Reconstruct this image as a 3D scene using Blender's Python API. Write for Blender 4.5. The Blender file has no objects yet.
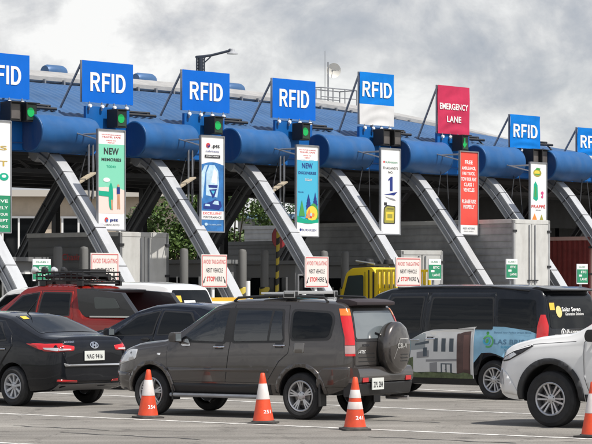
import bpy, bmesh, math, random
from mathutils import Vector, Matrix
from mathutils.bvhtree import BVHTree
random.seed(7)
SC = bpy.context.scene
COL = SC.collection
R = math.radians

# ---------------------------------------------------------------- camera, light, sky, exposure
F_PX, HOR, EYE = 2500.0, 288.0, 1.90          # focal length in photo pixels, horizon row, eye height
cam_data = bpy.data.cameras.new('camera'); cam = bpy.data.objects.new('camera', cam_data); COL.objects.link(cam)
cam.location = (0, 0, EYE); cam.rotation_euler = (R(90), 0, 0)
cam_data.sensor_width = 36; cam_data.lens = 36 * F_PX / 592
cam_data.shift_y = (HOR - 222) / 592
cam_data.clip_start = 0.5; cam_data.clip_end = 6000
SC.camera = cam
SC.view_settings.view_transform = 'Standard'; SC.view_settings.look = 'None'
SC.view_settings.exposure = 0.12; SC.view_settings.gamma = 1; SC.view_settings.use_curve_mapping = False

SUN_EL = 60.0
SUN_VEC = Vector((0.80, -0.60, 0)).normalized() * math.cos(R(SUN_EL)) + Vector((0, 0, math.sin(R(SUN_EL))))
sd = bpy.data.lights.new('sun', 'SUN'); sun = bpy.data.objects.new('sun', sd); COL.objects.link(sun)
sd.energy = 5.0; sd.angle = R(0.55); sd.color = (1.0, 0.955, 0.89)
sun.rotation_euler = SUN_VEC.to_track_quat('Z', 'Y').to_euler(); sun.location = (20, -20, 60)

world = bpy.data.worlds.new('World'); SC.world = world; world.use_nodes = True
wn, wl = world.node_tree.nodes, world.node_tree.links
wn.clear()
def wnode(t, **k):
    n = wn.new(t)
    for a, v in k.items(): setattr(n, a, v)
    return n
sky = wnode('ShaderNodeTexSky', sky_type='NISHITA'); sky.sun_disc = False
sky.sun_elevation = R(SUN_EL); sky.sun_rotation = math.atan2(SUN_VEC.x, SUN_VEC.y)
sky.air_density = 1.0; sky.dust_density = 1.5
tc = wnode('ShaderNodeTexCoord')
mp = wnode('ShaderNodeMapping'); mp.inputs['Scale'].default_value = (1, 1, 1.35); mp.inputs['Location'].default_value = (0.31, 0.12, 0.40)
wl.new(tc.outputs['Generated'], mp.inputs['Vector'])
def wnoise(scale, det, rough, dist=0.0):
    n = wnode('ShaderNodeTexNoise'); n.inputs['Scale'].default_value = scale; n.inputs['Detail'].default_value = det
    n.inputs['Roughness'].default_value = rough; n.inputs['Distortion'].default_value = dist
    wl.new(mp.outputs[0], n.inputs['Vector']); return n
def wramp(src, pts):
    r = wnode('ShaderNodeValToRGB'); cr = r.color_ramp
    while len(cr.elements) < len(pts): cr.elements.new(0.5)
    for e, (p, c) in zip(cr.elements, pts):
        e.position = p; e.color = (*c, 1) if len(c) == 3 else c
    wl.new(src, r.inputs[0]); return r
nA = wnoise(13.0, 9, 0.58, 0.35); nB = wnoise(5.0, 5, 0.5, 0.2); nC = wnoise(34.0, 7, 0.62, 0.5)
m1 = wnode('ShaderNodeMath', operation='MULTIPLY_ADD'); wl.new(nB.outputs[0], m1.inputs[0]); m1.inputs[1].default_value = 0.45; 
m0 = wnode('ShaderNodeMath', operation='MULTIPLY'); wl.new(nA.outputs[0], m0.inputs[0]); m0.inputs[1].default_value = 0.75
wl.new(m0.outputs[0], m1.inputs[2])
m2 = wnode('ShaderNodeMath', operation='MULTIPLY_ADD'); wl.new(nC.outputs[0], m2.inputs[0]); m2.inputs[1].default_value = 0.20; wl.new(m1.outputs[0], m2.inputs[2])
K = 1.0 / 0.10
cloud_col = wramp(m2.outputs[0], [(0.52, (0.40, 0.44, 0.51)), (0.60, (0.56, 0.58, 0.62)),
                                  (0.66, (0.75, 0.755, 0.765)), (0.73, (1.0, 1.0, .99))])
sc_ = wnode('ShaderNodeVectorMath', operation='SCALE'); sc_.inputs['Scale'].default_value = 9.0
wl.new(cloud_col.outputs[0], sc_.inputs[0])
cover = wramp(nB.outputs[0], [(0.30, (0.80, 0.80, 0.80)), (0.55, (0.97, 0.97, 0.97))])
mix = wnode('ShaderNodeMix', data_type='RGBA')
sep = wnode('ShaderNodeSeparateXYZ'); wl.new(tc.outputs['Generated'], sep.inputs[0])
high = wramp(sep.outputs[2], [(0.18, (1, 1, 1)), (0.55, (0.30, 0.30, 0.30))])      # the overcast thins out overhead
cv = wnode('ShaderNodeMath', operation='MULTIPLY'); wl.new(cover.outputs[0], cv.inputs[0]); wl.new(high.outputs[0], cv.inputs[1])
wl.new(cv.outputs[0], mix.inputs[0]); wl.new(sky.outputs[0], mix.inputs[6]); wl.new(sc_.outputs[0], mix.inputs[7])
bg = wnode('ShaderNodeBackground'); bg.inputs['Strength'].default_value = 0.10
wl.new(mix.outputs[2], bg.inputs['Color'])
wo = wnode('ShaderNodeOutputWorld'); wl.new(bg.outputs[0], wo.inputs['Surface'])

# ---------------------------------------------------------------- materials
MATS = {}
def mat(name, color, rough=0.6, metal=0.0, coat=0.0, spec=0.5, emit=None, var=0.0, vscale=3.0, bump=0.0, bscale=30.0, alpha=1.0, dirt=0.0, dirtcol=(0.2, 0.18, 0.15), flake=0.0):
    if name in MATS: return MATS[name]
    m = bpy.data.materials.new(name); m.use_nodes = True
    nt = m.node_tree; b = nt.nodes['Principled BSDF']
    b.inputs['Base Color'].default_value = (*color, 1); b.inputs['Roughness'].default_value = rough
    b.inputs['Metallic'].default_value = metal; b.inputs['Coat Weight'].default_value = coat
    b.inputs['Coat Roughness'].default_value = 0.04; b.inputs['Specular IOR Level'].default_value = spec
    if emit:
        b.inputs['Emission Color'].default_value = (*emit[0], 1); b.inputs['Emission Strength'].default_value = emit[1]
    t = nt.nodes.new('ShaderNodeTexCoord')
    src = None
    if var > 0:
        n = nt.nodes.new('ShaderNodeTexNoise'); n.inputs['Scale'].default_value = vscale; n.inputs['Detail'].default_value = 6; n.inputs['Roughness'].default_value = .6
        nt.links.new(t.outputs['Object'], n.inputs['Vector'])
        r = nt.nodes.new('ShaderNodeValToRGB'); e = r.color_ramp.elements
        e[0].position = .3; e[1].position = .7
        e[0].color = (*[c * (1 - var) for c in color], 1); e[1].color = (*[min(1, c * (1 + var)) for c in color], 1)
        nt.links.new(n.outputs[0], r.inputs[0]); src = r.outputs[0]
    if dirt > 0:
        n = nt.nodes.new('ShaderNodeTexNoise'); n.inputs['Scale'].default_value = 1.7; n.inputs['Detail'].default_value = 8; n.inputs['Roughness'].default_value = .65
        mpp = nt.nodes.new('ShaderNodeMapping'); mpp.inputs['Scale'].default_value = (1.5, 1.5, .35)
        nt.links.new(t.outputs['Object'], mpp.inputs[0]); nt.links.new(mpp.outputs[0], n.inputs['Vector'])
        r = nt.nodes.new('ShaderNodeValToRGB'); r.color_ramp.elements[0].position = .48; r.color_ramp.elements[1].position = .72
        r.color_ramp.elements[1].color = (dirt, dirt, dirt, 1); nt.links.new(n.outputs[0], r.inputs[0])
        mx = nt.nodes.new('ShaderNodeMix'); mx.data_type = 'RGBA'
        nt.links.new(r.outputs[0], mx.inputs[0])
        if src: nt.links.new(src, mx.inputs[6])
        else: mx.inputs[6].default_value = (*color, 1)
        mx.inputs[7].default_value = (*dirtcol, 1); src = mx.outputs[2]
    if src: nt.links.new(src, b.inputs['Base Color'])
    if bump > 0:
        n = nt.nodes.new('ShaderNodeTexNoise'); n.inputs['Scale'].default_value = bscale; n.inputs['Detail'].default_value = 4
        nt.links.new(t.outputs['Object'], n.inputs['Vector'])
        bp = nt.nodes.new('ShaderNodeBump'); bp.inputs['Strength'].default_value = bump; bp.inputs['Distance'].default_value = .02
        nt.links.new(n.outputs[0], bp.inputs['Height']); nt.links.new(bp.outputs[0], b.inputs['Normal'])
    if alpha < 1: b.inputs['Alpha'].default_value = alpha
    MATS[name] = m; return m

BLACKP = mat('black_plastic', (0.018, 0.018, 0.019), .5, bump=.1)
TYRE = mat('tyre_rubber', (0.022, 0.022, 0.023), .85, var=.35, vscale=9)
RIM = mat('rim_alloy', (0.50, 0.50, 0.51), .35, metal=.75)
RIMD = mat('rim_dark', (0.06, 0.06, 0.065), .5, metal=.5)
CHROME = mat('chrome', (0.75, 0.75, 0.76), .15, metal=1)
GLASS = mat('tinted_glass', (0.005, 0.006, 0.007), .03, spec=.32)
GLASSG = mat('green_tint_glass', (0.035, 0.048, 0.048), .04, spec=.7)
GLASSL = mat('light_glass', (0.13, 0.15, 0.16), .06, spec=.9, coat=.5)
REDL = mat('red_lamp', (0.55, 0.012, 0.015), .12, coat=.8)
ORL = mat('orange_lamp', (0.75, 0.20, 0.03), .15, coat=.8)
CLRL = mat('clear_lamp', (0.62, 0.63, 0.64), .12, coat=.9, metal=.3)
WHITE = mat('white_print', (0.80, 0.80, 0.79), .55)
PLATE = mat('plate_white', (0.68, 0.70, 0.66), .5)
INK = mat('dark_ink', (0.03, 0.03, 0.035), .6)
REDINK = mat('red_ink', (0.60, 0.05, 0.05), .6)
GRNINK = mat('green_ink', (0.02, 0.24, 0.12), .55)
STICK = mat('yellow_sticker', (0.78, 0.46, 0.05), .5)

# ---------------------------------------------------------------- mesh helpers
class MB:
    def __init__(s): s.v = []; s.f = []; s.m = []; s.mats = []
    def mi(s, m):
        if m not in s.mats: s.mats.append(m)
        return s.mats.index(m)
    def add(s, vs, fs, m):
        o = len(s.v); k = s.mi(m)
        s.v += [tuple(p) for p in vs]
        for f in fs: s.f.append(tuple(i + o for i in f)); s.m.append(k)
        return s
    def box(s, c, d, m, rot=None):
        hx, hy, hz = d[0]/2, d[1]/2, d[2]/2
        vs = [Vector((x, y, z)) for x in (-hx, hx) for y in (-hy, hy) for z in (-hz, hz)]
        if rot is not None: vs = [rot @ p for p in vs]
        vs = [p + Vector(c) for p in vs]
        return s.add(vs, [(0,1,3,2), (4,6,7,5), (0,4,5,1), (2,3,7,6), (0,2,6,4), (1,5,7,3)], m)
    def tube(s, pts, r, m, n=8, cap=True):
        pts = [Vector(p) for p in pts]; rings = []
        rr = r if isinstance(r, (list, tuple)) else [r] * len(pts)
        up = Vector((0, 0, 1)); vs = []
        for i, p in enumerate(pts):
            t = (pts[min(i+1, len(pts)-1)] - pts[max(i-1, 0)]).normalized()
            a = t.cross(up)
            if a.length < 1e-3: a = t.cross(Vector((1, 0, 0)))
            a.normalize(); b = t.cross(a)
            for k in range(n):
                th = 2*math.pi*k/n; vs.append(p + (a*math.cos(th) + b*math.sin(th)) * rr[i])
        fs = []
        for i in range(len(pts)-1):
            for k in range(n):
                k2 = (k+1) % n; fs.append((i*n+k, i*n+k2, (i+1)*n+k2, (i+1)*n+k))
        if cap: fs.append(tuple(range(n))[::-1]); fs.append(tuple((len(pts)-1)*n+k for k in range(n)))
        return s.add(vs, fs, m)
    def sweep(s, pts, prof, m, close=True, side=Vector((1, 0, 0))):
        # rectangular or polygonal profile (a along side, b perpendicular) along a path
        pts = [Vector(p) for p in pts]; vs = []; n = len(prof)
        for i, p in enumerate(pts):
            t = (pts[min(i+1, len(pts)-1)] - pts[max(i-1, 0)]).normalized()
            b = side.cross(t).normalized()
            for (u, w) in prof: vs.append(p + side*u + b*w)
        fs = []
        for i in range(len(pts)-1):
            for k in range(n):
                k2 = (k+1) % n; fs.append((i*n+k, i*n+k2, (i+1)*n+k2, (i+1)*n+k))
        fs.append(tuple(range(n))[::-1]); fs.append(tuple((len(pts)-1)*n+k for k in range(n)))
        return s.add(vs, fs, m)
    def lathe(s, prof, m, n=32, axis='z', c=(0, 0, 0), closed=False):
        vs = []
        for (r, h) in prof:
            for k in range(n):
                th = 2*math.pi*k/n; a, b = r*math.cos(th), r*math.sin(th)
                p = {'z': (a, b, h), 'y': (a, h, b), 'x': (h, a, b)}[axis]
                vs.append((p[0]+c[0], p[1]+c[1], p[2]+c[2]))
        fs = []
        L = len(prof)
        for i in range(L if closed else L-1):
            j = (i+1) % L
            for k in range(n):
                k2 = (k+1) % n; fs.append((i*n+k, i*n+k2, j*n+k2, j*n+k))
        return s.add(vs, fs, m)
    def poly(s, pts3, m): return s.add(pts3, [tuple(range(len(pts3)))], m)
    def prism(s, pts2, y0, y1, m, plane='xz'):
        n = len(pts2)
        def P(a, b, y): return (a, y, b) if plane == 'xz' else ((y, a, b) if plane == 'yz' else (a, b, y))
        vs = [P(a, b, y0) for a, b in pts2] + [P(a, b, y1) for a, b in pts2]
        fs = [tuple(range(n)), tuple(range(n, 2*n))[::-1]] + [(i, i+n, (i+1) % n + n, (i+1) % n) for i in range(n)]
        return s.add(vs, fs, m)
    def text(s, body, cx, cz, w, h, m, y=0.0, bold=0.0, xf=None):
        vs, fs = text_geo(body, bold)
        if not vs: return s
        x0 = min(v[0] for v in vs); x1 = max(v[0] for v in vs); z0 = min(v[1] for v in vs); z1 = max(v[1] for v in vs)
        if w is None: w = (x1-x0) * h / (z1-z0)
        out = [(cx + ((v[0]-x0)/(x1-x0)-.5)*w, y, cz + ((v[1]-z0)/(z1-z0)-.5)*h) for v in vs]
        if xf: out = [xf(p) for p in out]
        return s.add(out, fs, m)
    def bmesh(s):
        bm = bmesh.new(); vv = [bm.verts.new(p) for p in s.v]
        for f, k in zip(s.f, s.m):
            try: bm.faces.new([vv[i] for i in f]).material_index = k
            except ValueError: pass
        return bm
    def mesh(s, name, smooth=0, recalc=True, bevel=0):
        bm = s.bmesh()
        if bevel:
            bmesh.ops.remove_doubles(bm, verts=bm.verts, dist=1e-5)
            bmesh.ops.bevel(bm, geom=[e for e in bm.edges if len(e.link_faces) == 2 and e.calc_face_angle(0) > R(40)], offset=bevel, segments=2, affect='EDGES', profile=.7)
        if recalc: bmesh.ops.recalc_face_normals(bm, faces=bm.faces)
        if smooth:
            for f in bm.faces: f.smooth = True
            for e in bm.edges:
                e.smooth = not (len(e.link_faces) != 2 or e.calc_face_angle(0) > R(smooth))
        me = bpy.data.meshes.new(name); bm.to_mesh(me); bm.free()
        for m in s.mats: me.materials.append(m)
        return me
    def build(s, name, parent=None, smooth=0, loc=None, recalc=True, bevel=0, label=None):
        o = bpy.data.objects.new(name, s.mesh(name, smooth, recalc, bevel)); COL.objects.link(o)
        if parent: o.parent = parent
        if loc: o.location = loc
        if label: o['label'] = label
        return o

def halfring(cx, cz, rx, rz, qx, qz, n=12):
    vs = []
    for k in range(n+1):
        th = -math.pi/2 + math.pi*k/n; c, s_ = math.cos(th), math.sin(th); vs += [(cx+qx*c, cz+qz*s_), (cx+rx*c, cz+rz*s_)]
    return vs, [(2*k, 2*k+1, 2*k+3, 2*k+2) for k in range(n)]
def block_letters():      # tall bold sans capitals R F I D, height 1
    V, Fs = [], []
    def q(pts, dx): o = len(V); V.extend([(a+dx, b) for a, b in pts]); Fs.append(tuple(range(o, o+len(pts))))
    def bar(x0, z0, x1, z1, dx):
        n = 4
        for k in range(n): q([(x0, z0+(z1-z0)*k/n), (x1, z0+(z1-z0)*k/n), (x1, z0+(z1-z0)*(k+1)/n), (x0, z0+(z1-z0)*(k+1)/n)], dx)
    def hr(dx, *a): vs, fs = halfring(*a); o = len(V); V.extend([(x+dx, z) for x, z in vs]); Fs.extend([tuple(i+o for i in f) for f in fs])
    bar(0, 0, .19, 1, 0); q([(.19, .84), (.40, .84), (.40, 1), (.19, 1)], 0); q([(.19, .42), (.40, .42), (.40, .58), (.19, .58)], 0); hr(0, .40, .71, .29, .29, .11, .13); q([(.30, .42), (.49, .42), (.72, 0), (.50, 0)], 0)
    d = .84; bar(0, 0, .19, 1, d); q([(.19, .84), (.60, .84), (.60, 1), (.19, 1)], d); q([(.19, .42), (.54, .42), (.54, .58), (.19, .58)], d)
    d = 1.55; bar(0, 0, .19, 1, d)
    d = 1.87; bar(0, 0, .19, 1, d); q([(.19, .84), (.32, .84), (.32, 1), (.19, 1)], d); q([(.19, 0), (.32, 0), (.32, .16), (.19, .16)], d); hr(d, .32, .5, .40, .5, .20, .34)
    return V, Fs
_tc = {}
def text_geo(body, bold=0.0):
    key = (body, bold)
    if body == 'RFID' and key not in _tc: _tc[key] = block_letters()
    if key in _tc: return _tc[key]
    cu = bpy.data.curves.new('t', 'FONT'); cu.body = body; cu.size = 1; cu.offset = bold; cu.space_character = 1.0 + bold*2.5; cu.resolution_u = 3
    cu.fill_mode = 'FRONT' if hasattr(cu, 'fill_mode') else cu.fill_mode
    o = bpy.data.objects.new('t', cu); COL.objects.link(o)
    dg = bpy.context.evaluated_depsgraph_get()
    me = bpy.data.meshes.new_from_object(o.evaluated_get(dg))
    vs = [(v.co.x, v.co.y) for v in me.vertices]; fs = [tuple(p.vertices) for p in me.polygons]
    bpy.data.objects.remove(o); bpy.data.curves.remove(cu); bpy.data.meshes.remove(me)
    _tc[key] = (vs, fs); return vs, fs

def thing(name, label, cat, loc=(0, 0, 0), rz=0.0, group=None, scale=1.0):
    o = bpy.data.objects.new(name, None); COL.objects.link(o); o.empty_display_size = .3
    o.location = loc; o.rotation_euler = (0, 0, rz); o.scale = (scale,)*3
    o['label'] = label; o['category'] = cat
    if group: o['group'] = group
    return o
def tag(o, label, cat, group=None):
    o['label'] = label; o['category'] = cat
    if group: o['group'] = group
    return o
def struct(o, kind='structure', label=None):
    o['kind'] = kind
    if label: o['label'] = label
    return o
def dup(root, loc, rz=None, label=None, group=None):
    def cp(o, parent):
        c = o.copy(); COL.objects.link(c); c.parent = parent
        for ch in [q for q in ALL_CHILDREN(o)]: cp(ch, c)
        return c
    r = cp(root, root.parent); r.location = loc
    if rz is not None: r.rotation_euler = (0, 0, rz)
    if label: r['label'] = label
    if group: r['group'] = group
    return r
def ALL_CHILDREN(o): return [q for q in bpy.data.objects if q.parent == o]
def rpoly(pts, r, n=4):
    out = []; N = len(pts)
    for i in range(N):
        p0, p, p1 = Vector(pts[i-1]), Vector(pts[i]), Vector(pts[(i+1) % N])
        a = (p0-p); b = (p1-p); ra = min(r, a.length*.45); rb = min(r, b.length*.45)
        A = p + a.normalized()*ra; B = p + b.normalized()*rb
        for k in range(n+1):
            t = k/n; q = A*(1-t)**2 + p*2*t*(1-t) + B*t*t; out.append((q.x, q.y))
    return out
def grd(px, py):                       # photo pixel of a point on the ground -> world
    Z = EYE*F_PX/(py-HOR); return Vector(((px-296)/F_PX*Z, Z, 0))

# ---------------------------------------------------------------- plaza frame: local x runs along the row of lanes, local -y faces the traffic
PYAW = R(48.4); PX0, PZ0 = -5.457, 71.4
PC, PS = math.cos(PYAW), math.sin(PYAW)
def plz(x, y, z=0.0): return Vector((PX0 + x*PC - y*PS, PZ0 + x*PS + y*PC, z))
def wfix(px): k = (px-296)/F_PX; return PC/(PC-PS*k)      # a board of the row seen at column px shows this much wider than PC alone says
def solve_x(px, y):                    # local x at which a plaza point of depth y shows at photo column px
    k = (px-296)/F_PX
    return (k*(PZ0 + y*PC) - PX0 + y*PS)/(PC - k*PS)
def scale_at(x, y): return F_PX/plz(x, y).y
def zat(py, x, y): return EYE + (HOR-py)/scale_at(x, y)
# ---------------------------------------------------------------- ground
def asphalt():
    m = bpy.data.materials.new('asphalt'); m.use_nodes = True; nt = m.node_tree; N = nt.nodes; Lk = nt.links
    b = N['Principled BSDF']; b.inputs['Roughness'].default_value = .88; b.inputs['Specular IOR Level'].default_value = .3
    t = N.new('ShaderNodeTexCoord')
    def noise(s, d, r=.6, sc=(1, 1, 1)):
        mm = N.new('ShaderNodeMapping'); mm.inputs['Scale'].default_value = sc; mm.inputs['Rotation'].default_value = (0, 0, R(38)); Lk.new(t.outputs['Object'], mm.inputs[0])
        n = N.new('ShaderNodeTexNoise'); n.inputs['Scale'].default_value = s; n.inputs['Detail'].default_value = d; n.inputs['Roughness'].default_value = r
        Lk.new(mm.outputs[0], n.inputs['Vector']); return n
    n1 = noise(.55, 8); n2 = noise(42, 4, .75); n3 = noise(.9, 7, .62, (.10, 1.9, 1)); n4 = noise(1.5, 6, .55); n5 = noise(6, 5, .6, (.5, 1, 1))
    r1 = N.new('ShaderNodeValToRGB'); e = r1.color_ramp.elements; e[0].position = .3; e[1].position = .72
    e[0].color = (.162, .153, .141, 1); e[1].color = (.270, .256, .236, 1); Lk.new(n1.outputs[0], r1.inputs[0])
    r3 = N.new('ShaderNodeValToRGB'); e = r3.color_ramp.elements; e[0].position = .35; e[1].position = .65
    e[0].color = (.80, .79, .78, 1); e[1].color = (1.12, 1.12, 1.12, 1); Lk.new(n3.outputs[0], r3.inputs[0])
    r2 = N.new('ShaderNodeValToRGB'); e = r2.color_ramp.elements; e[0].position = .3; e[1].position = .7
    e[0].color = (.5, .5, .5, 1); e[1].color = (1.45, 1.45, 1.42, 1); Lk.new(n2.outputs[0], r2.inputs[0])
    a = N.new('ShaderNodeMix'); a.data_type = 'RGBA'; a.blend_type = 'MULTIPLY'; a.inputs[0].default_value = 1; Lk.new(r1.outputs[0], a.inputs[6]); Lk.new(r2.outputs[0], a.inputs[7])
    c = N.new('ShaderNodeMix'); c.data_type = 'RGBA'; c.blend_type = 'MULTIPLY'; c.inputs[0].default_value = 1; Lk.new(a.outputs[2], c.inputs[6]); Lk.new(r3.outputs[0], c.inputs[7])
    def stain(src, lo, hi, dark, into):
        rr = N.new('ShaderNodeValToRGB'); e = rr.color_ramp.elements; e[0].position = lo; e[1].position = hi
        e[0].color = (1, 1, 1, 1); e[1].color = (dark, dark, dark, 1); Lk.new(src.outputs[0], rr.inputs[0])
        q = N.new('ShaderNodeMix'); q.data_type = 'RGBA'; q.blend_type = 'MULTIPLY'; q.inputs[0].default_value = 1; Lk.new(into, q.inputs[6]); Lk.new(rr.outputs[0], q.inputs[7]); return q
    c = stain(n4, .60, .70, .55, c.outputs[2]); c = stain(n5, .66, .74, .70, c.outputs[2])
    # hairline cracks
    v = N.new('ShaderNodeTexVoronoi'); v.feature = 'DISTANCE_TO_EDGE'; v.inputs['Scale'].default_value = .35
    nd = noise(1.4, 5, .6); ad = N.new('ShaderNodeVectorMath'); ad.operation = 'ADD'
    Lk.new(t.outputs['Object'], ad.inputs[0]); Lk.new(nd.outputs['Color'], ad.inputs[1]); Lk.new(ad.outputs[0], v.inputs['Vector'])
    rc = N.new('ShaderNodeValToRGB'); e = rc.color_ramp.elements; e[0].position = 0.003; e[1].position = .009
    e[0].color = (.60, .60, .60, 1); e[1].color = (1, 1, 1, 1); Lk.new(v.outputs['Distance'], rc.inputs[0])
    d = N.new('ShaderNodeMix'); d.data_type = 'RGBA'; d.blend_type = 'MULTIPLY'; d.inputs[0].default_value = .8; Lk.new(c.outputs[2], d.inputs[6]); Lk.new(rc.outputs[0], d.inputs[7])
    Lk.new(d.outputs[2], b.inputs['Base Color'])
    bp = N.new('ShaderNodeBump'); bp.inputs['Strength'].default_value = .35; bp.inputs['Distance'].default_value = .01
    Lk.new(n2.outputs[0], bp.inputs['Height']); Lk.new(bp.outputs[0], b.inputs['Normal'])
    return m
ASPH = asphalt()
GRASSM = mat('dry_grass_ground', (0.07, 0.085, 0.035), .95, var=.4, vscale=.2)
m = MB(); m.add([(-3000, -200, -.05), (3000, -200, -.05), (3000, 4500, -.05), (-3000, 4500, -.05)], [(0, 1, 2, 3)], GRASSM)
struct(m.build('ground'))
m = MB(); m.add([(-70, -8, 0), (110, -8, 0), (110, 150, 0), (-70, 150, 0)], [(0, 1, 2, 3)], ASPH)
struct(m.build('road'))

LINEM = bpy.data.materials.new('worn_line_paint'); LINEM.use_nodes = True
_nt = LINEM.node_tree; _b = _nt.nodes['Principled BSDF']; _b.inputs['Roughness'].default_value = .75
_t = _nt.nodes.new('ShaderNodeTexCoord'); _n = _nt.nodes.new('ShaderNodeTexNoise'); _n.inputs['Scale'].default_value = 7; _n.inputs['Detail'].default_value = 8; _n.inputs['Roughness'].default_value = .7
_nt.links.new(_t.outputs['Object'], _n.inputs['Vector'])
_r = _nt.nodes.new('ShaderNodeValToRGB'); _e = _r.color_ramp.elements; _e[0].position = .36; _e[1].position = .5
_e[0].color = (.24, .23, .22, 1); _e[1].color = (.66, .65, .62, 1)
_nt.links.new(_n.outputs[0], _r.inputs[0]); _nt.links.new(_r.outputs[0], _b.inputs['Base Color'])
def line(name, a, b, w, ext=(0, 0), dash=None):
    A, B = grd(*a), grd(*b); d = (B-A).normalized(); n = Vector((-d.y, d.x, 0))*w/2
    A = A - d*ext[0]; B = B + d*ext[1]; L = (B-A).length; m = MB()
    segs = [(0, L)] if not dash else [(s, min(L, s+dash[0])) for s in [k*(dash[0]+dash[1]) + dash[2] for k in range(60)] if s < L]
    for s0, s1 in segs:
        m.add([A+d*s0-n+Vector((0, 0, .004)), A+d*s1-n+Vector((0, 0, .004)), A+d*s1+n+Vector((0, 0, .004)), A+d*s0+n+Vector((0, 0, .004))], [(0, 1, 2, 3)], LINEM)
    struct(m.build('lane_marking'))
line('a', (0, 413.6), (571, 438.2), .13, (25, 8))
line('b', (99, 395.2), (526, 413.8), .13, (30, 10))
line('c', (230, 381.0), (481, 392.0), .13, (30, 20))
line('d', (0, 443.0), (40, 445.0), .13, (15, 8))
line('e', (300, 372.0), (481, 379.0), .13, (30, 20))
# bitumen patches
TARM = mat('tar_patch', (0.045, 0.044, 0.043), .8, var=.3, vscale=5)
m = MB()
for (px, py, l, w) in [(130, 436, 2.4, .05), (395, 421, 1.6, .04), (440, 440, 2.2, .05), (60, 428, 1.8, .04)]:
    A = grd(px, py); d = Vector((-.79, .61, 0)); n = Vector((.61, .79, 0)); pts = []
    k = 14
    for i in range(k+1):
        c = A + d*(i/k-.5)*l + n*math.sin(i*1.3+px)*.05; pts.append(c)
    for i in range(k):
        ww = w*(.4+.6*abs(math.sin(i*.9+1)))
        m.add([pts[i]-n*ww+Vector((0,0,.003)), pts[i+1]-n*ww+Vector((0,0,.003)), pts[i+1]+n*ww+Vector((0,0,.003)), pts[i]+n*ww+Vector((0,0,.003))], [(0,1,2,3)], TARM)
struct(m.build('tar_seams'))

# ---------------------------------------------------------------- toll canopy
BLUEP = mat('blue_panel', (0.005, 0.105, 0.36), .5, spec=.3, var=.08, dirt=.15, dirtcol=(.04, .11, .28))
BLUE = mat('blue_cladding', (0.012, 0.088, 0.25), .50, spec=.4, var=.16, vscale=1.2, dirt=.38, dirtcol=(0.07, 0.13, 0.24), bump=.25, bscale=2.2)
BLUED = mat('blue_roof_sheet', (0.045, 0.115, 0.25), .45, metal=.15, var=.18, vscale=.8, dirt=.3, dirtcol=(.10, .15, .22))
NAVY = mat('blue_end_shade_and_trim', (0.010, 0.055, 0.19), .5, dirt=.2)  # darker blue paints the shade on the tube ends; also the panel trim
PALE = mat('pale_ridge_sheet', (0.34, 0.335, 0.325), .55, var=.15, dirt=.4, dirtcol=(.22, .22, .22))
DARKST = mat('dark_steel', (0.022, 0.023, 0.026), .6, var=.3)
STEEL = mat('galvanised_steel', (0.30, 0.31, 0.33), .4, metal=.6, var=.2)
ARMW = mat('arch_white_lit_face', (0.55, 0.56, 0.57), .36, metal=.35, var=.05, dirt=.25, dirtcol=(.22, .21, .21))
ARMD = mat('rear_arch_shade_dark', (.05, .052, .058), .5, var=.2); ARMD2 = mat('rear_arch_shade_grey', (.13, .135, .145), .5, var=.15)
STRAPM = mat('strap_grey', (.09, .09, .095), .5, metal=.4)
ARMG = mat('arch_grey_shaded_side', (0.34, 0.355, 0.38), .42, metal=.35, var=.2, dirt=.3, dirtcol=(.1, .1, .1))
CONC = mat('concrete', (0.30, 0.29, 0.27), .85, var=.2, vscale=2, dirt=.4, dirtcol=(.14, .13, .12))
XL, XR = -14.0, 44.0
def ridge_z(x):
    t = max(0.0, (x+2)/30.0); return min(8.12, 8.32 - 0.55*t) - 0.80*max(0, (x-14)/14)**1.7
canopy = thing('toll_canopy', 'long blue corrugated toll plaza roof with fat blue tube edge and pale ridge', 'canopy', plz(0, 0), PYAW)
m = MB(); n = int((XR-XL)/.075); rows = []
ys = [0.10, 1.0, 2.0, 3.0, 4.0, 4.9]
vs = []
for i in range(n+1):
    x = XL + (XR-XL)*i/n; rib = [0, .0, .03, .03][i % 4]
    for y in ys:
        t = (y-.1)/4.8; zz = 6.58 + (ridge_z(x)-6.58)*math.sin(t*math.pi/2*.92)/math.sin(math.pi/2*.92)
        vs.append((x, y, zz + rib))
k = len(ys)
m.add(vs, [(i*k+j, i*k+j+1, (i+1)*k+j+1, (i+1)*k+j) for i in range(n) for j in range(k-1)], BLUED)
m.build('roof', canopy)
m = MB(); vs = []; xs = [XL + (XR-XL)*i/60 for i in range(61)]
for x in xs:
    z = ridge_z(x)
    for (y, dz) in [(4.75, .10), (4.75, .22), (5.6, .48), (6.6, .60), (7.6, .48), (10.5, -1.0), (10.5, -2.7), (10.3, -2.7), (10.3, -1.2), (7.5, .30), (5.5, .25), (4.95, .0)]:
        vs.append((x, y, z+dz))
k = 12
m.add(vs, [(i*k+j, i*k+(j+1) % k, (i+1)*k+(j+1) % k, (i+1)*k+j) for i in range(60) for j in range(k)], PALE)
m.build('ridge_cap', canopy)
m = MB()                                     # purlin blocks under the ridge overhang
x = XL
while x < XR:
    z = ridge_z(x); m.box((x, 4.72, z+.06), (.06, .12, .16), STEEL); x += .8
m.build('purlin_brackets', canopy)
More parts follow.
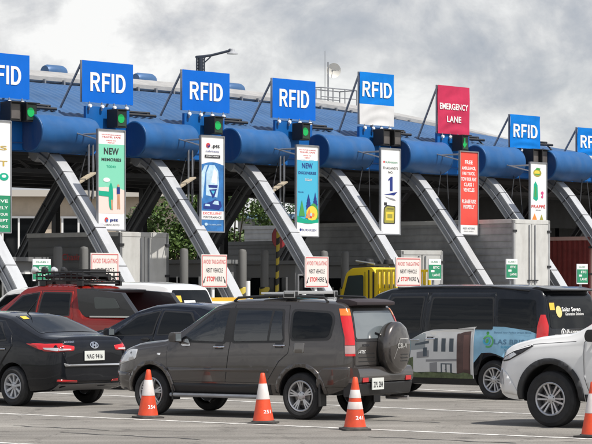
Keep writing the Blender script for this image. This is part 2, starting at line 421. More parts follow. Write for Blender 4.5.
# fascia and dark soffit
m = MB(); m.box(((XL+XR)/2, .20, 6.17), (XR-XL, .16, .98), BLUEP); m.build('fascia', canopy)
m = MB()
m.box(((XL+XR)/2, 5.2, 5.78), (XR-XL, 9.8, .10), DARKST)
for y in (1.6, 3.2, 5.0, 7.0, 9.0):
    m.box(((XL+XR)/2, y, 5.25), (XR-XL, .12, .12), DARKST); m.box(((XL+XR)/2, y, 5.62), (XR-XL, .14, .14), DARKST)
    x = XL; s = 1
    while x < XR - 1:
        m.tube([(x, y, 5.25 if s > 0 else 5.62), (x+.8, y, 5.62 if s > 0 else 5.25)], .04, DARKST, 5); x += .8; s = -s
for i in range(-3, 11):
    m.box((4*i-2, 8.5, 3.1), (.2, .2, 5.4), DARKST)
m.box(((XL+XR)/2, 9.9, 5.5), (XR-XL, .12, .6), DARKST)
m.box((29.5, 6.0, 4.75), (29, .15, 1.0), DARKST); m.box((32, 9.6, 4.2), (24, .15, 1.9), DARKST)  # dark slabs added to black out the shaded depth under the canopy
m.build('soffit_truss', canopy)
m = MB(); m.box((32, 10.2, 3.55), (23, .1, 1.3), mat('shade_black', (0.02, 0.02, 0.022), .8)); m.build('shade_sheet', canopy)  # plain dark sheet added to stand for shade behind the lanes

def barrel(i):
    m = MB(); x0, x1 = 4*i-3.2, 4*i-1.05; N = 40; r = .52; cy, cz = -.38, 6.17
    # slightly dented skin
    st = 14; vs = []
    for a in range(st+1):
        x = x0 + (x1-x0)*a/st
        for k in range(N):
            th = 2*math.pi*k/N; rr = r*(1 + .010*math.sin(3*th+a*.9+i*2) + .010*math.sin(5*th-a*1.7+i) - (.012 if a % 5 == 2 else 0))
            vs.append((x, cy+rr*math.cos(th), cz+rr*math.sin(th)))
    m.add(vs, [(a*N+k, a*N+(k+1) % N, (a+1)*N+(k+1) % N, (a+1)*N+k) for a in range(st) for k in range(N)], BLUE)
    # right end: domed
    prof = [(r, x1), (r*.97, x1+.05), (r*.8, x1+.12), (r*.4, x1+.16), (.001, x1+.17)]
    m.lathe(prof, BLUE, N, 'x', (0, cy, cz))
    m.lathe([(r, x0), (r*.985, x0-.02), (r*.93, x0-.03)], BLUE, N, 'x', (0, cy, cz)); m.lathe([(r*.93, x0-.03), (.001, x0-.035)], NAVY, N, 'x', (0, cy, cz))
    m.build('edge_tube', canopy, smooth=40)
for i in range(-2, 11): barrel(i)
for i in range(-2, 11):
    zt = 7.06 if i < 5 else (6.72 if i == 5 else 6.5)
    m = MB(); m.box((4*i+.05, -.02, (5.70+zt)/2), (1.72, .10, zt-5.70), BLUEP); m.box((4*i+.05, -.085, 5.9), (1.74, .03, .05), NAVY)
    m.build('sign_panel', canopy, bevel=.01)
# cat ladder pipes lying on the roof, ridge humps
for i in range(-2, 10):
    m = MB(); m.tube([(4*i-3.0, .75, 6.98), (4*i-1.2, .75, 6.98)], .05, DARKST, 6); m.tube([(4*i-3.0, 1.0, 7.08), (4*i-1.2, 1.0, 7.08)], .04, DARKST, 6)
    for dx in (-2.9, -2.1, -1.3): m.tube([(4*i+dx, .7, 6.8), (4*i+dx, 1.05, 7.1)], .03, DARKST, 5)
    m.build('walkway_pipe', canopy)
for px in (54, 144, 233):
    y = 6.3; x = solve_x(px, y); z = ridge_z(x)+.58
    m = MB(); m.lathe([(.001, -.4), (.2, -.4), (.24, -.3), (.24, .3), (.2, .4), (.001, .4)], BLUED, 16, 'x', (x, y, z-.04)); m.box((x, y, z-.15), (.7, .5, .2), DARKST)
    m.build('roof_vent', canopy, smooth=40)

# ---------------------------------------------------------------- arches
def arch(idx, first=None):
    x = 4*idx-2.2
    where = {-2: 'off the left edge', -1: 'leftmost in the row', 0: 'behind the sign with the surfer', 1: 'behind the second stop board from the left', 2: 'right of the striped pole', 3: 'above the yellow truck', 4: 'behind the red notice banner', 5: 'beside the tall trailer doors', 6: 'at the right edge, before the red container'}.get(idx, 'far right')
    if idx == 2: where = 'between the car polish banner and the camping banner'
    t = thing('support_arch', 'curved white and grey canopy arch leg %s' % where, 'arch', plz(x, 0), PYAW, 'curved arch legs under the toll canopy')
    path = [(.62, 5.74), (.42, 5.74), (.22, 5.70), (-.02, 5.58), (-.34, 5.34), (-.68, 4.99), (-1.02, 4.58), (-1.48, 4.03), (-1.95, 3.44), (-2.5, 2.72), (-3.05, 2.02), (-3.6, 1.2), (-4.05, .4), (-4.2, .0)]
    def cr(path, n=4):
        out = []
        P = [Vector(p) for p in path]
        for i in range(len(P)-1):
            p0, p1, p2, p3 = P[max(i-1, 0)], P[i], P[i+1], P[min(i+2, len(P)-1)]
            for k in range(n):
                s = k/n; q = .5*((2*p1)+(p2-p0)*s+(2*p0-5*p1+4*p2-p3)*s*s+(3*p1-p0-3*p2+p3)*s**3); out.append((q.x, q.y))
        out.append(tuple(P[-1])); return out
    pf = cr(path)
    def arm(pts, name, flip):
        m = MB(); P3 = [(0, a, b) for a, b in pts]
        # main box: white top strip and grey side put sun and shade into the colour
        s = 1 if not flip else -1; AG, AW = (ARMG, ARMW) if flip else (ARMD, ARMD2)  # rear legs get darker copies, canopy shade put into their colour
        m.sweep(P3, [(-.17, -.15), (.17, -.15), (.17, .15), (-.17, .15)], AG)
        m.sweep(P3, [(-.195, .152*s), (-.195, .19*s), (.195, .19*s), (.195, .152*s)], AW)
        m.sweep(P3, [(-.195, -.152*s), (-.195, -.20*s), (-.13, -.20*s), (-.13, -.152*s)], AW)
        m.tube([(-.20, a, b-.02) for a, b in pts[4:]], .022, STEEL, 6)
        o = m.build(name, t, smooth=30)
        for k in range(8, len(P3)-4, 6):
            m = MB()
            p = Vector(P3[k]); q = (Vector(P3[k+1])-Vector(P3[k-1])).normalized()
            rot = Matrix.Rotation(math.atan2(q.z, q.y), 3, 'X')
            m.box(p, (.405, .022, .395), STRAPM, rot); m.build('strap', o)
        return o
    a = arm(pf, 'front_leg', True)
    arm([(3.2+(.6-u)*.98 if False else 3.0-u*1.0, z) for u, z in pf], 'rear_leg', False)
    m = MB(); m.lathe([(.001, -.22), (.17, -.22), (.2, -.1), (.2, .1), (.17, .22), (.001, .22)], ARMG, 20, 'x', (0, .35, 5.62)); m.build('knuckle', t, smooth=40)
    m = MB(); m.box((0, -4.15, .12), (.7, .7, .24), CONC); m.build('footing', t, bevel=.02)
    # stays running up from the leg to the sign hangers
    m = MB()
    m.tube([(.2, -1.0, 4.75), (1.35, -.35, 6.3)], .016, DARKST, 5); m.build('stay', t)
    m = MB(); m.tube([(.2, -1.5, 4.1), (1.35, -.5, 5.7)], .014, DARKST, 5); m.build('stay', t)
    if idx in (0, 1, 2):
        m = MB(); m.box((.55, -.9, 4.95), (.75, .25, .04), mat('tan_board', (.42, .36, .27), .8), Matrix.Rotation(-.45, 3, 'Y')); m.build('walk_board', t)
        for dx in (.80, .96): m = MB(); m.tube([(dx, -.8, 4.4), (dx, -.8, 6.0)], .03, STEEL, 6); m.build('conduit', t)
    return t
for i in range(-1, 9): arch(i)

# ---------------------------------------------------------------- lane name boards
SIGNB = mat('sign_blue', (0.001, 0.125, 0.56), .7, spec=.2, var=.05, dirt=.12, dirtcol=(.03, .12, .45))
SIGNB2 = mat('sign_blue_cloth', (0.004, 0.18, 0.60), .8, spec=.15, var=.08)
SIGNR = mat('sign_crimson_cloth', (0.50, 0.018, 0.075), .7, var=.1)
CLOTH = mat('white_cloth', (0.62, 0.62, 0.62), .8, var=.06)
def lane_board(i, w, z0, z1, lines, m1, label, cloth=False, white=None, name='lane_sign', dx=0.0, letter=.46, rows=(0.5,), txtz=None):
    p_ = plz(4*i+dx, -.12, z0); w *= wfix(296+F_PX*p_.x/p_.y)
    t = thing(name, label, 'sign', p_, PYAW, 'boards above the toll lanes')
    H = z1-z0; m = MB(); nx, nz = 28, 28
    rnd = random.Random(i*13+5)
    ph = [rnd.uniform(0, 6) for _ in range(6)]
    def wr(a, b):     # cloth wrinkles: diagonal soft folds
        if not cloth: return 0.0
        u, v = a/w, b/H
        e = (1-.5*v)*math.sin(math.pi*min(1, max(0, u+.5)))
        sag = math.sin(30*v+16*(u*u)+ph[0]+3*math.sin(2*u+ph[1]))
        return e*(.007*sag*(1.5-v) + .012*math.sin(-7*u+9*v+ph[1])) + .008*math.sin(3.1*u-6*v*v+ph[3])
    vs = []
    for a in range(nx+1):
        for b in range(nz+1):
            X, Zz = -w/2+w*a/nx, H*b/nz; vs.append((X, -wr(X, Zz), Zz))
    fs1, fs2 = [], []
    for a in range(nx):
        for b in range(nz):
            q = (a*(nz+1)+b, (a+1)*(nz+1)+b, (a+1)*(nz+1)+b+1, a*(nz+1)+b+1)
            (fs2 if white and (b+.5)/nz < white else fs1).append(q)
    o0 = len(m.v); m.add(vs, fs1, m1)
    if fs2:
        k = m.mi(CLOTH)
        for q in fs2: m.f.append(q); m.m.append(k)
    if not cloth: m.box((0, .03, H/2), (w-.01, .04, H-.01), STEEL)
    face = m.build('sign_face', t, smooth=60, recalc=False)
    m = MB()
    for (txt, cz, tw, th) in lines:
        m.text(txt, 0, cz*H, tw*w, th*H, WHITE, y=-.012, bold=.022, xf=(lambda p: (p[0], p[1]-wr(p[0], p[2])-(.004 if cloth else .0), p[2])))
    if lines: m.build('lettering', face)
    m = MB()
    for (x0, x1) in ((-w/2-.02, w/2+.02),):
        m.box((0, .06, H-.04), (w, .05, .05), STEEL); m.box((0, .06, .04), (w, .05, .05), STEEL)
        m.box((x0+.04, .06, H/2), (.05, .05, H), STEEL); m.box((x1-.04, .06, H/2), (.05, .05, H), STEEL)
    m.build('frame', t)
    for k in range(4):
        m = MB(); x = -w/2+w*(.14+.24*k); m.tube([(x, .0, -.22), (x, .0, .02)], .02, STEEL, 6); m.lathe([(.001, -.0), (.05, .0), (.05, .06), (.001, .06)], WHITE, 8, 'y', (x, -.06, -.10)); m.build('hanger', t)
    for sx in (-1, .72):
        m = MB(); m.tube([(sx*w/2+.05, .10, H*.92), (sx*w/2+.05, .95, -.12-(.15 if i > 2 else 0))], .035, STEEL, 6); m.build('strut', t)
    return t
lane_board(-1, 2.25, 7.10, 8.32, [('RFID', .52, .68, .42)], SIGNB, 'blue RFID lane board cut off by the left edge, only its last letters showing')
lane_board(0, 2.19, 7.16, 8.34, [('RFID', .50, .69, .45)], SIGNB, 'bright blue RFID lane board above the banner with the surfer')
lane_board(1, 2.12, 7.14, 8.34, [('RFID', .50, .70, .44)], SIGNB, 'bright blue RFID lane board with the street lamp rising behind it', dx=.06)
lane_board(2, 2.0, 7.12, 8.34, [('RFID', .52, .69, .44)], SIGNB, 'bright blue RFID lane board above the camping banner, next to the dish antenna')
lane_board(3, 1.66, 7.12, 8.80, [('RFID', .68, .86, .29)], SIGNB2, 'sagging cloth RFID board with a white lower third', True, .40)
lane_board(4, 1.60, 7.02, 8.62, [('EMERGENCY', .57, .88, .13), ('LANE', .31, .46, .13)], SIGNR, 'wrinkled crimson cloth board reading EMERGENCY LANE', True, name='emergency_sign')
lane_board(5, 1.55, 6.72, 7.86, [('RFID', .52, .80, .40)], SIGNB2, 'cloth RFID board above the fruit drink banner, second from the right', True)
lane_board(6, 1.55, 6.50, 7.60, [('RFID', .55, .80, .40)], SIGNB2, 'cloth RFID board cut off by the right edge of the picture', True, .12, dx=.0)

# ---------------------------------------------------------------- lane lights
LAMPBOX = mat('lamp_housing', (0.012, 0.012, 0.013), .55)
GREENL = mat('green_signal', (0.0, .25, .05), .4, emit=((0.0, 0.20, 0.05), 1.0))
GREEND = mat('signal_screen', (0.02, 0.05, 0.03), .3)
OFFL = mat('unlit_signal', (0.10, 0.09, 0.085), .4, var=.2)
def lane_light(i, dx, state, label):
    zc = 6.72 if i < 5 else 6.42
    t = thing('lane_light', label, 'traffic light', plz(4*i+dx, -.42, zc), PYAW, 'signal lamps on the toll canopy')
    m = MB(); m.box((0, .06, 0), (.50, .30, .52), LAMPBOX); m.box((0, -.16, .25), (.5, .14, .03), LAMPBOX); m.box((-.24, -.16, 0), (.03, .14, .5), LAMPBOX); m.build('housing', t, bevel=.008)
    m = MB()
    if state == 'green':
        m.box((0, -.10, 0), (.40, .02, .42), GREEND); m.build('screen', t); m = MB()
        m.lathe([(.001, -.125), (.125, -.125), (.13, -.112)], GREENL, 24, 'y')
    elif state == 'arrow':
        m.box((0, -.10, 0), (.40, .02, .42), GREEND); m.build('screen', t); m = MB()
        m.poly([(-.045, -.12, .16), (-.045, -.12, -.02), (-.14, -.12, -.02), (0, -.12, -.17), (.14, -.12, -.02), (.045, -.12, -.02), (.045, -.12, .16)], GREENL)
    else: m.box((0, -.10, 0), (.38, .02, .40), OFFL)
    m.build('lens', t, smooth=30)
    m = MB(); m.box((0, .36, 0), (.12, .14, .12), STEEL); m.build('bracket', t)
lane_light(-1, .66, 'green', 'lit green signal lamp in a black box, leftmost one')
lane_light(-1, .08, 'off', 'black signal box at the left edge, left of the leftmost green lamp')
lane_light(0, .12, 'green', 'lit green signal lamp in a black box above the surfer banner')
lane_light(1, .12, 'green', 'lit green signal lamp in a black box above the car polish banner')
lane_light(2, .05, 'green', 'lit green signal lamp in a black box above the camping banner')
lane_light(3, -.05, 'off', 'unlit signal box under the half white board, left one of the pair')
lane_light(3, .50, 'off', 'unlit signal box under the half white board, right one of the pair')
lane_light(4, .05, 'arrow', 'black signal box with a green downward arrow under the crimson board')
lane_light(5, .0, 'off', 'unlit signal box over the fruit drink banner, left one of the pair')
lane_light(5, .52, 'off', 'unlit signal box over the fruit drink banner, right one of the pair')
lane_light(6, .3, 'off', 'unlit signal box at the right edge under the last board')
# ---------------------------------------------------------------- vertical banners (local x across, z up, face towards -y)
def ell(cx, cz, rx, rz, n=20, a0=0, a1=2*math.pi): return [(cx+rx*math.cos(a0+(a1-a0)*k/n), cz+rz*math.sin(a0+(a1-a0)*k/n)) for k in range(n)]
MINT = mat('mint_print', (0.20, 0.60, 0.42), .5); SAND = mat('pale_pink_print', (0.80, 0.62, 0.56), .5); TEAL = mat('teal_print', (0.0, 0.36, 0.22), .5)
SKYB = mat('cyan_print', (0.06, 0.42, 0.62), .5); NAVYI = mat('navy_ink', (0.012, 0.03, 0.20), .5); BLUEI = mat('mid_blue_print', (0.03, 0.16, 0.42), .5, var=.3, vscale=4)
ICE = mat('ice_blue_print', (0.45, 0.62, 0.74), .5, var=.2, vscale=6); YEL = mat('yellow_print', (0.78, 0.58, 0.06), .5); ORG = mat('orange_print', (0.75, 0.25, 0.05), .5)
SKIN = mat('tan_print', (0.55, 0.28, 0.16), .5); OLIVE = mat('olive_print', (0.32, 0.30, 0.05), .5); REDP = mat('scarlet_print', (0.72, 0.07, 0.05), .55, var=.05); GRP = mat('leaf_green_print', (0.06, 0.30, 0.07), .5)
PINKP = mat('magenta_print', (.6, .08, .22), .5)
def banner(i, px, py0, py1, w, label, base, draw):
    y = -2.0; w *= wfix(px); x = solve_x(px, y); z1 = zat(py0, x, y); z0 = zat(py1, x, y); H = z1-z0
    t = thing('vertical_banner', label, 'banner', plz(x, y, z0), PYAW, 'tall narrow banners hung between the arches')
    m = MB(); m.box((0, .03, H/2), (w, .04, H), base); pan = m.build('panel', t)
    m = MB()
    for sx in (-1, 1): m.box((sx*(w/2+.012), .02, H/2), (.035, .07, H+.05), STEEL)
    m.box((0, .02, H+.012), (w, .07, .035), STEEL); m.box((0, .02, -.012), (w, .07, .035), STEEL); m.build('frame', t)
    m = MB(); m.tube([(0, .05, H-.06), (0, 1.5, H-.06)], .03, STEEL, 6); m.tube([(-.25, .05, H-.3), (-.25, 1.5, H+.05)], .022, STEEL, 6); m.build('bracket', t)
    m = MB(); lay = [0]
    def P(pts, mt):
        lay[0] += 1; m.poly([(a*w, .009-.0007*lay[0], b*H) for a, b in pts], mt)
    def T(s, cx, cz, tw, th, mt, bold=.015):
        lay[0] += 1; m.text(s, cx*w, cz*H, tw*w, th*H, mt, y=.009-.0007*lay[0], bold=bold)
    draw(P, T); m.build('print', pan, recalc=False)
    # plywood stay from arch to banner
    return t
def rect(x0, z0, x1, z1): return [(x0, z0), (x1, z0), (x1, z1), (x0, z1)]
def d_pine(P, cx, z, s, mt):
    for k in range(3): P([(cx-s*(1-.2*k), z+s*.25*k), (cx+s*(1-.2*k), z+s*.25*k), (cx, z+s*.25*k+s*.5)], mt)
def b_grn(P, T):
    P(rect(-.5, 0, .5, .33), GRNINK); T('DRIVE', 0, .28, .8, .028, WHITE); T('SAFELY', 0, .22, .8, .028, WHITE); T('KEEP YOUR', 0, .16, .8, .024, WHITE); T('RECEIPT', 0, .105, .8, .026, WHITE); T('THANKS', 0, .05, .8, .024, WHITE)
    T('T', .2, .62, .34, .05, mat('gold_ink', (.5, .36, .08), .5)); P(ell(.22, .5, .2, .035), TEAL); P(ell(.22, .505, .1, .014), WHITE); T('S', .2, .76, .3, .04, mat('gold_ink', (.5, .36, .08), .5))
def b_surf(P, T):
    P(rect(-.5, .16, .5, .86), MINT)
    P([(-.5, .16), (.5, .16), (.5, .40), (.3, .42), (.05, .415), (-.2, .43), (-.5, .42)], SAND)
    P([(-.5, .14)] + [(-.5+k/12, .165-.03*math.sin(math.pi*k/12)) for k in range(13)] + [(.5, .14), (.5, 0), (-.5, 0)], WHITE)
    T('YOUR PARTNER IN MAKING', 0, .955, .74, .011, REDINK); T('TRAVEL SAFE', 0, .932, .7, .017, REDINK); T('DRIVE TO', 0, .898, .36, .011, REDINK); T('NEW', 0, .876, .26, .011, REDINK)
    T('NEW', 0, .79, .56, .068, INK, .03); T('MEMORIES', 0, .705, .74, .032, INK, .03); T('TODAY', 0, .635, .36, .024, TEAL)
    P(ell(-.18, .50, .13, .022), WHITE); P([(-.5, .34), (-.05, .33), (.0, .38), (-.5, .39)], TEAL)
    P(ell(-.02, .335, .085, .135), TEAL); P([(.0, .2), (.06, .2), (.04, .3), (-.02, .3)], SKIN)
    P(ell(.26, .445, .045, .014), SKIN); P([(.2, .36), (.32, .36), (.32, .43), (.2, .43)], NAVYI); P([(.22, .21), (.27, .21), (.27, .36), (.22, .36)], SKIN); P([(.29, .21), (.33, .21), (.31, .36), (.27, .36)], SKIN)
    P(ell(-.19, .098, .07, .024), REDINK); P(ell(-.17, .09, .045, .014), BLUEI); T('ptt', .1, .092, .3, .036, NAVYI, .03); T('LUBRICANTS', 0, .048, .6, .014, INK)
def b_ptt(P, T):
    P([(-.5, .0), (.5, .0), (.5, .70)] + [(.5-k/10, .70+.03*math.sin(math.pi*k/10)) for k in range(11)], BLUEI)
    P([(-.5, .38), (-.42, .34), (-.3, .62), (-.2, .70), (-.34, .69), (-.5, .6)], ICE)
    P([(-.28, .38), (.22, .36), (.30, .50), (.26, .64), (.10, .70), (-.12, .70), (-.26, .62)], ICE); P([(-.05, .52), (.2, .50), (.22, .62), (.08, .67)], WHITE)
    P([(-.16, .46), (.22, .46), (.24, .49), (-.18, .49)], NAVYI); P([(-.14, .44), (.2, .45), (.1, .37), (.02, .35)], NAVYI); P([(-.06, .43), (.12, .43), (.04, .39)], SKYB)
    P([(-.4, .24), (.3, .23), (.42, .27), (.36, .32), (.12, .34), (-.1, .31), (-.38, .29)], NAVYI); P([(.0, .29), (.3, .28), (.26, .325), (.1, .325)], ICE); P([(-.34, .27), (-.1, .265), (-.12, .285), (-.3, .29)], ICE)
    P(rect(-.5, .125, .5, .215), WHITE); T('EXCELLENT', 0, .19, .84, .026, REDINK, .03); T('PERFORMANCE', 0, .15, .8, .022, INK, .02)
    P(ell(-.28, .075, .07, .016), ICE); T('PTTLUBRICANTS', .08, .072, .62, .014, ICE)
    P(ell(-.19, .905, .09, .026), REDINK); P(ell(-.17, .90, .06, .018), NAVYI); P(ell(-.17, .908, .025, .009), REDINK); T('.ptt', .14, .895, .36, .044, INK, .03)
    T('Lubricants', 0, .845, .58, .02, NAVYI); P(rect(-.34, .775, .34, .805), INK); T('PERFORMA', 0, .79, .56, .014, WHITE)
def b_camp(P, T):
    P(rect(-.5, .14, .5, .845), SKYB); P([(-.5, .84)] + [(-.5+k/8, .842+.008*math.sin(k*2)) for k in range(9)] + [(.5, .84)], WHITE)
    T('YOUR PARTNER IN MAKING', 0, .955, .78, .012, REDINK); T('TRAVEL SAFE', 0, .93, .7, .018, REDINK); T('DRIVE TO', 0, .893, .36, .012, REDINK); T('NEW', 0, .868, .24, .013, REDINK)
    T('NEW', 0, .78, .5, .06, NAVYI, .03); T('DISCOVERIES', 0, .70, .82, .032, NAVYI, .03); T('TODAY', .05, .625, .34, .026, SAND); T('TRAVEL', -.3, .485, .26, .014, NAVYI)
    d_pine(P, .05, .33, .13, NAVYI); d_pine(P, .36, .35, .12, NAVYI); P([(.36-.1, .33), (.46, .33), (.36, .49)], NAVYI); P([(-.06, .3), (.16, .3), (.05, .47)], NAVYI)
    P([(-.4, .22), (-.12, .22), (-.26, .40)], GRP)
    P(ell(.28, .245, .22, .12), GRP); P(ell(.2, .25, .26, .085), YEL); P([(-.1, .2), (.18, .2), (.08, .31)], ORG); P(ell(.05, .225, .07, .025), SKIN); P(ell(.26, .235, .06, .022), ORG); P(ell(.16, .24, .05, .02), ICE); P(rect(.1, .2, .2, .22), REDINK)
    P([(-.5, .14), (.5, .14), (.5, .19), (.2, .175), (-.2, .19), (-.5, .225)], TEAL); P([(-.5, 0), (.5, 0), (.5, .15), (0, .13), (-.5, .15)], WHITE)
    P(ell(-.33, .068, .05, .016), NAVYI); T('BURNKEEN', .07, .065, .66, .028, NAVYI, .02)
def b_no1(P, T):
    P(ell(-.32, .845, .045, .014), REDINK); T('BURNKEEN', .06, .842, .62, .022, GRNINK, .02); T("THAILAND'S", 0, .775, .78, .030, INK, .02); T('NO.', .02, .725, .26, .028, INK, .03)
    P([(-.02, .505), (.12, .505), (.12, .675), (.03, .675), (-.10, .645), (-.10, .62), (-.02, .635)], NAVYI); P([(-.34, .46), (.38, .50), (.2, .455), (.0, .46)], NAVYI); P([(-.3, .44), (.2, .415), (.3, .39), (.0, .405)], mat('grey_ink', (.25, .25, .27), .5))
    P(rect(-.33, .335, -.18, .37), INK); P(rpoly([(-.36, .12), (.24, .12), (.26, .33), (-.2, .34), (-.34, .31)], .03), INK); P(rpoly([(-.32, .13), (.20, .13), (.22, .32), (-.18, .325), (-.3, .3)], .03), OLIVE)
    P(rect(-.22, .16, .16, .26), YEL); P(rect(-.16, .185, .1, .235), OLIVE); P(rect(-.16, .29, .16, .30), INK)
def b_red(P, T):
    P(rect(-.5, .115, .5, 1), REDP)
    for s, z, wd in [('FREE', .875, .44), ('AMBULANCE,', .80, .78), ('FIRE TRUCK,', .735, .72), ('TOW FOR ANY', .67, .86), ('CLASS 1', .605, .54), ('VEHICLES', .54, .62), ('PLEASE USE', .40, .78), ('PROPERLY', .335, .62)]: T(s, 0, z, wd, .046, WHITE, .03)
    T('NLEX HOTLINE', 0, .075, .66, .022, mat('grey_ink', (.25, .25, .27), .5), .02); T('DRIVE SAFELY', 0, .04, .56, .012, mat('grey_ink', (.25, .25, .27), .5))
def b_frap(P, T):
    P(ell(-.06, .86, .26, .055), OLIVE); P(ell(-.08, .865, .17, .032), YEL); P([(-.2, .9), (.1, .9), (.14, .925), (-.1, .935)], GRP); P(rect(-.2, .835, .1, .85), GRP)
    P([(-.32, .50), (-.12, .47), (-.02, .50), (-.05, .69), (-.18, .745), (-.28, .70)], TEAL); P([(-.25, .53), (-.12, .52), (-.13, .66), (-.22, .68)], GRP)
    P(ell(.25, .585, .09, .022), PINKP); P(ell(.24, .53, .07, .018), PINKP); P(ell(.27, .56, .03, .05), PINKP)
    T('FRAPPÉ', 0, .40, .86, .052, REDINK, .02); T('SERIES', 0, .345, .34, .014, INK)
    P([(-.36, .10), (-.14, .10), (-.1, .22), (-.24, .30), (-.38, .22)], ORG); P([(.06, .06), (.28, .06), (.32, .2), (.2, .29), (.06, .2)], OLIVE); P(ell(-.25, .18, .06, .02), YEL); P(rect(-.45, .02, .45, .05), GRP)
banner(-1, -1, 121, 232, .92, 'tall white and green banner cut off by the left edge of the picture', WHITE, b_grn)
banner(0, 111.5, 130.5, 229.5, 1.10, 'tall mint and pink banner with a surfer and the words NEW MEMORIES', WHITE, b_surf)
banner(1, 212.5, 136.5, 231.5, .98, 'tall blue banner for car polish with a shield shaped bottle and racing car', WHITE, b_ptt)
banner(2, 307.5, 146, 236, .97, 'tall cyan banner with a camping tent and pines reading NEW DISCOVERIES', WHITE, b_camp)
banner(3, 390.5, 149, 234, .90, 'tall white banner with a large blue 1 and a yellow oil can', WHITE, b_no1)
banner(4, 469, 152, 234.5, .86, 'tall red notice banner with white capitals and a white foot', WHITE, b_red)
banner(5, 538.5, 163, 235, .80, 'tall white banner with green and orange fruit drinks', WHITE, b_frap)

# ---------------------------------------------------------------- stop boards and green boards
BOARD = mat('board_cream', (0.74, 0.69, 0.65), .6, dirt=.15, dirtcol=(.5, .42, .38)); PINKR = mat('faded_red_ink', (0.62, 0.13, 0.13), .6)
def stop_board(px, py0, py1, w, label, i, y=-3.5):
    w *= wfix(px); x = solve_x(px, y); z1 = zat(py0, x, y); z0 = zat(py1, x, y); H = z1-z0
    t = thing('stop_board', label, 'sign', plz(x, y, 0), PYAW + (.04*math.sin(i*3)), 'cream boards telling drivers to stop')
    m = MB(); m.box((0, 0, (z0+z1)/2), (w, .03, H), BOARD); b = m.build('board', t)
    m = MB(); e = .035
    for (c, d) in [((0, -.018, z0+e), (w-.06, .005, .022)), ((0, -.018, z1-e), (w-.06, .005, .022)), ((-w/2+e, -.018, (z0+z1)/2), (.02, .005, H-.09)), ((w/2-e, -.018, (z0+z1)/2), (.02, .005, H-.09))]: m.box(c, d, PINKR)
    m.text('AVOID TAILGATING', 0, z0+H*.78, w*.86, H*.13, PINKR, y=-.018, bold=.01); m.text('NEXT VEHICLE', 0, z0+H*.52, w*.66, H*.13, INK, y=-.018, bold=.01)
    m.text('STOP', -.14*w, z0+H*.26, w*.32, H*.15, REDINK, y=-.018, bold=.035); m.text('HERE', .17*w, z0+H*.26, w*.27, H*.14, INK, y=-.018, bold=.01)
    for s in (-1, 1): m.poly([(s*w*.40, -.0185, z0+H*.17), (s*w*.34, -.0185, z0+H*.32), (s*w*.36, -.0185, z0+H*.33), (s*w*.43, -.0185, z0+H*.19)], INK); m.poly([(s*w*.44, -.0188, z0+H*.12), (s*w*.37, -.0188, z0+H*.17), (s*w*.43, -.0188, z0+H*.21)], INK)
    m.build('lettering', b, recalc=False)
    m = MB(); m.box((0, .045, (z0+.2)/2+.05), (.09, .05, z0+.35), WHITE); m.box((0, .045, .12), (.4, .3, .04), STEEL); m.build('post', t)
stop_board(104.5, 253, 289, 1.12, 'cream AVOID TAILGATING board behind the red pickup', 0)
stop_board(214, 254.5, 287.5, 1.08, 'cream AVOID TAILGATING board over the white car roof', 1)
stop_board(316.5, 256.5, 287.5, 1.02, 'cream AVOID TAILGATING board between the striped pole and the yellow truck', 2)
stop_board(408, 257.5, 286.5, .98, 'cream AVOID TAILGATING board covering the back of the yellow truck', 3, -11)
def green_board(px, py0, py1, w, label, i, y=-3.2):
    w *= wfix(px); x = solve_x(px, y); z1 = zat(py0, x, y); z0 = zat(py1, x, y); H = z1-z0
    t = thing('green_board', label, 'sign', plz(x, y, 0), PYAW, 'small green and white lane boards')
    m = MB(); m.box((0, 0, (z0+z1)/2), (w, .03, H), WHITE); b = m.build('board', t)
    m = MB(); m.box((0, -.018, z0+H*.40), (w, .005, H*.66), GRNINK)
    m.box((-.2*w, -.0215, z0+H*.42), (.28*w, .002, H*.10), WHITE); m.text('ETC', .1*w, z0+H*.60, w*.5, H*.12, WHITE, y=-.022, bold=.03); m.text('LANE', .1*w, z0+H*.24, w*.6, H*.12, WHITE, y=-.022, bold=.02); m.text('CLASS 1', 0, z0+H*.86, w*.7, H*.08, GRNINK, y=-.018, bold=.02)
    m.build('lettering', b, recalc=False)
    m = MB(); m.tube([(0, .05, 0), (0, .05, z1-.1)], .035, STEEL, 8); m.build('post', t)
green_board(41.5, 259, 281, .70, 'green and white lane board left of the roof rack', 0)
green_board(434.5, 259, 280, .48, 'green and white lane board right of the yellow truck', 1, -11)
green_board(511.5, 259, 279, .45, 'green and white lane board before the tall trailer doors', 2, -11)
green_board(582, 264, 284, .45, 'green and white lane board before the red container', 3, -11)

# ---------------------------------------------------------------- islands, guard posts, booths
YBM = bpy.data.materials.new('yellow_black_bands'); YBM.use_nodes = True
_nt = YBM.node_tree; _b = _nt.nodes['Principled BSDF']; _b.inputs['Roughness'].default_value = .55
_t = _nt.nodes.new('ShaderNodeTexCoord'); _mp = _nt.nodes.new('ShaderNodeMapping'); _mp.inputs['Rotation'].default_value = (0, R(38), 0)
_w = _nt.nodes.new('ShaderNodeTexWave'); _w.bands_direction = 'Z'; _w.wave_profile = 'SAW'; _w.inputs['Scale'].default_value = 1.0
_nt.links.new(_t.outputs['Object'], _mp.inputs[0]); _nt.links.new(_mp.outputs[0], _w.inputs['Vector'])
_r = _nt.nodes.new('ShaderNodeValToRGB'); _r.color_ramp.interpolation = 'CONSTANT'; _e = _r.color_ramp.elements; _e[0].color = (.025, .025, .02, 1); _e[1].position = .5; _e[1].color = (.50, .38, .04, 1)
_nt.links.new(_w.outputs[0], _r.inputs[0]); _nt.links.new(_r.outputs[0], _b.inputs['Base Color'])
POSTM = mat('guard_post_grey', (0.15, 0.15, 0.145), .6, dirt=.4, dirtcol=(.15, .14, .12))
BOOTHM = mat('booth_panel', (0.20, 0.205, 0.21), .6, dirt=.3)
m = None
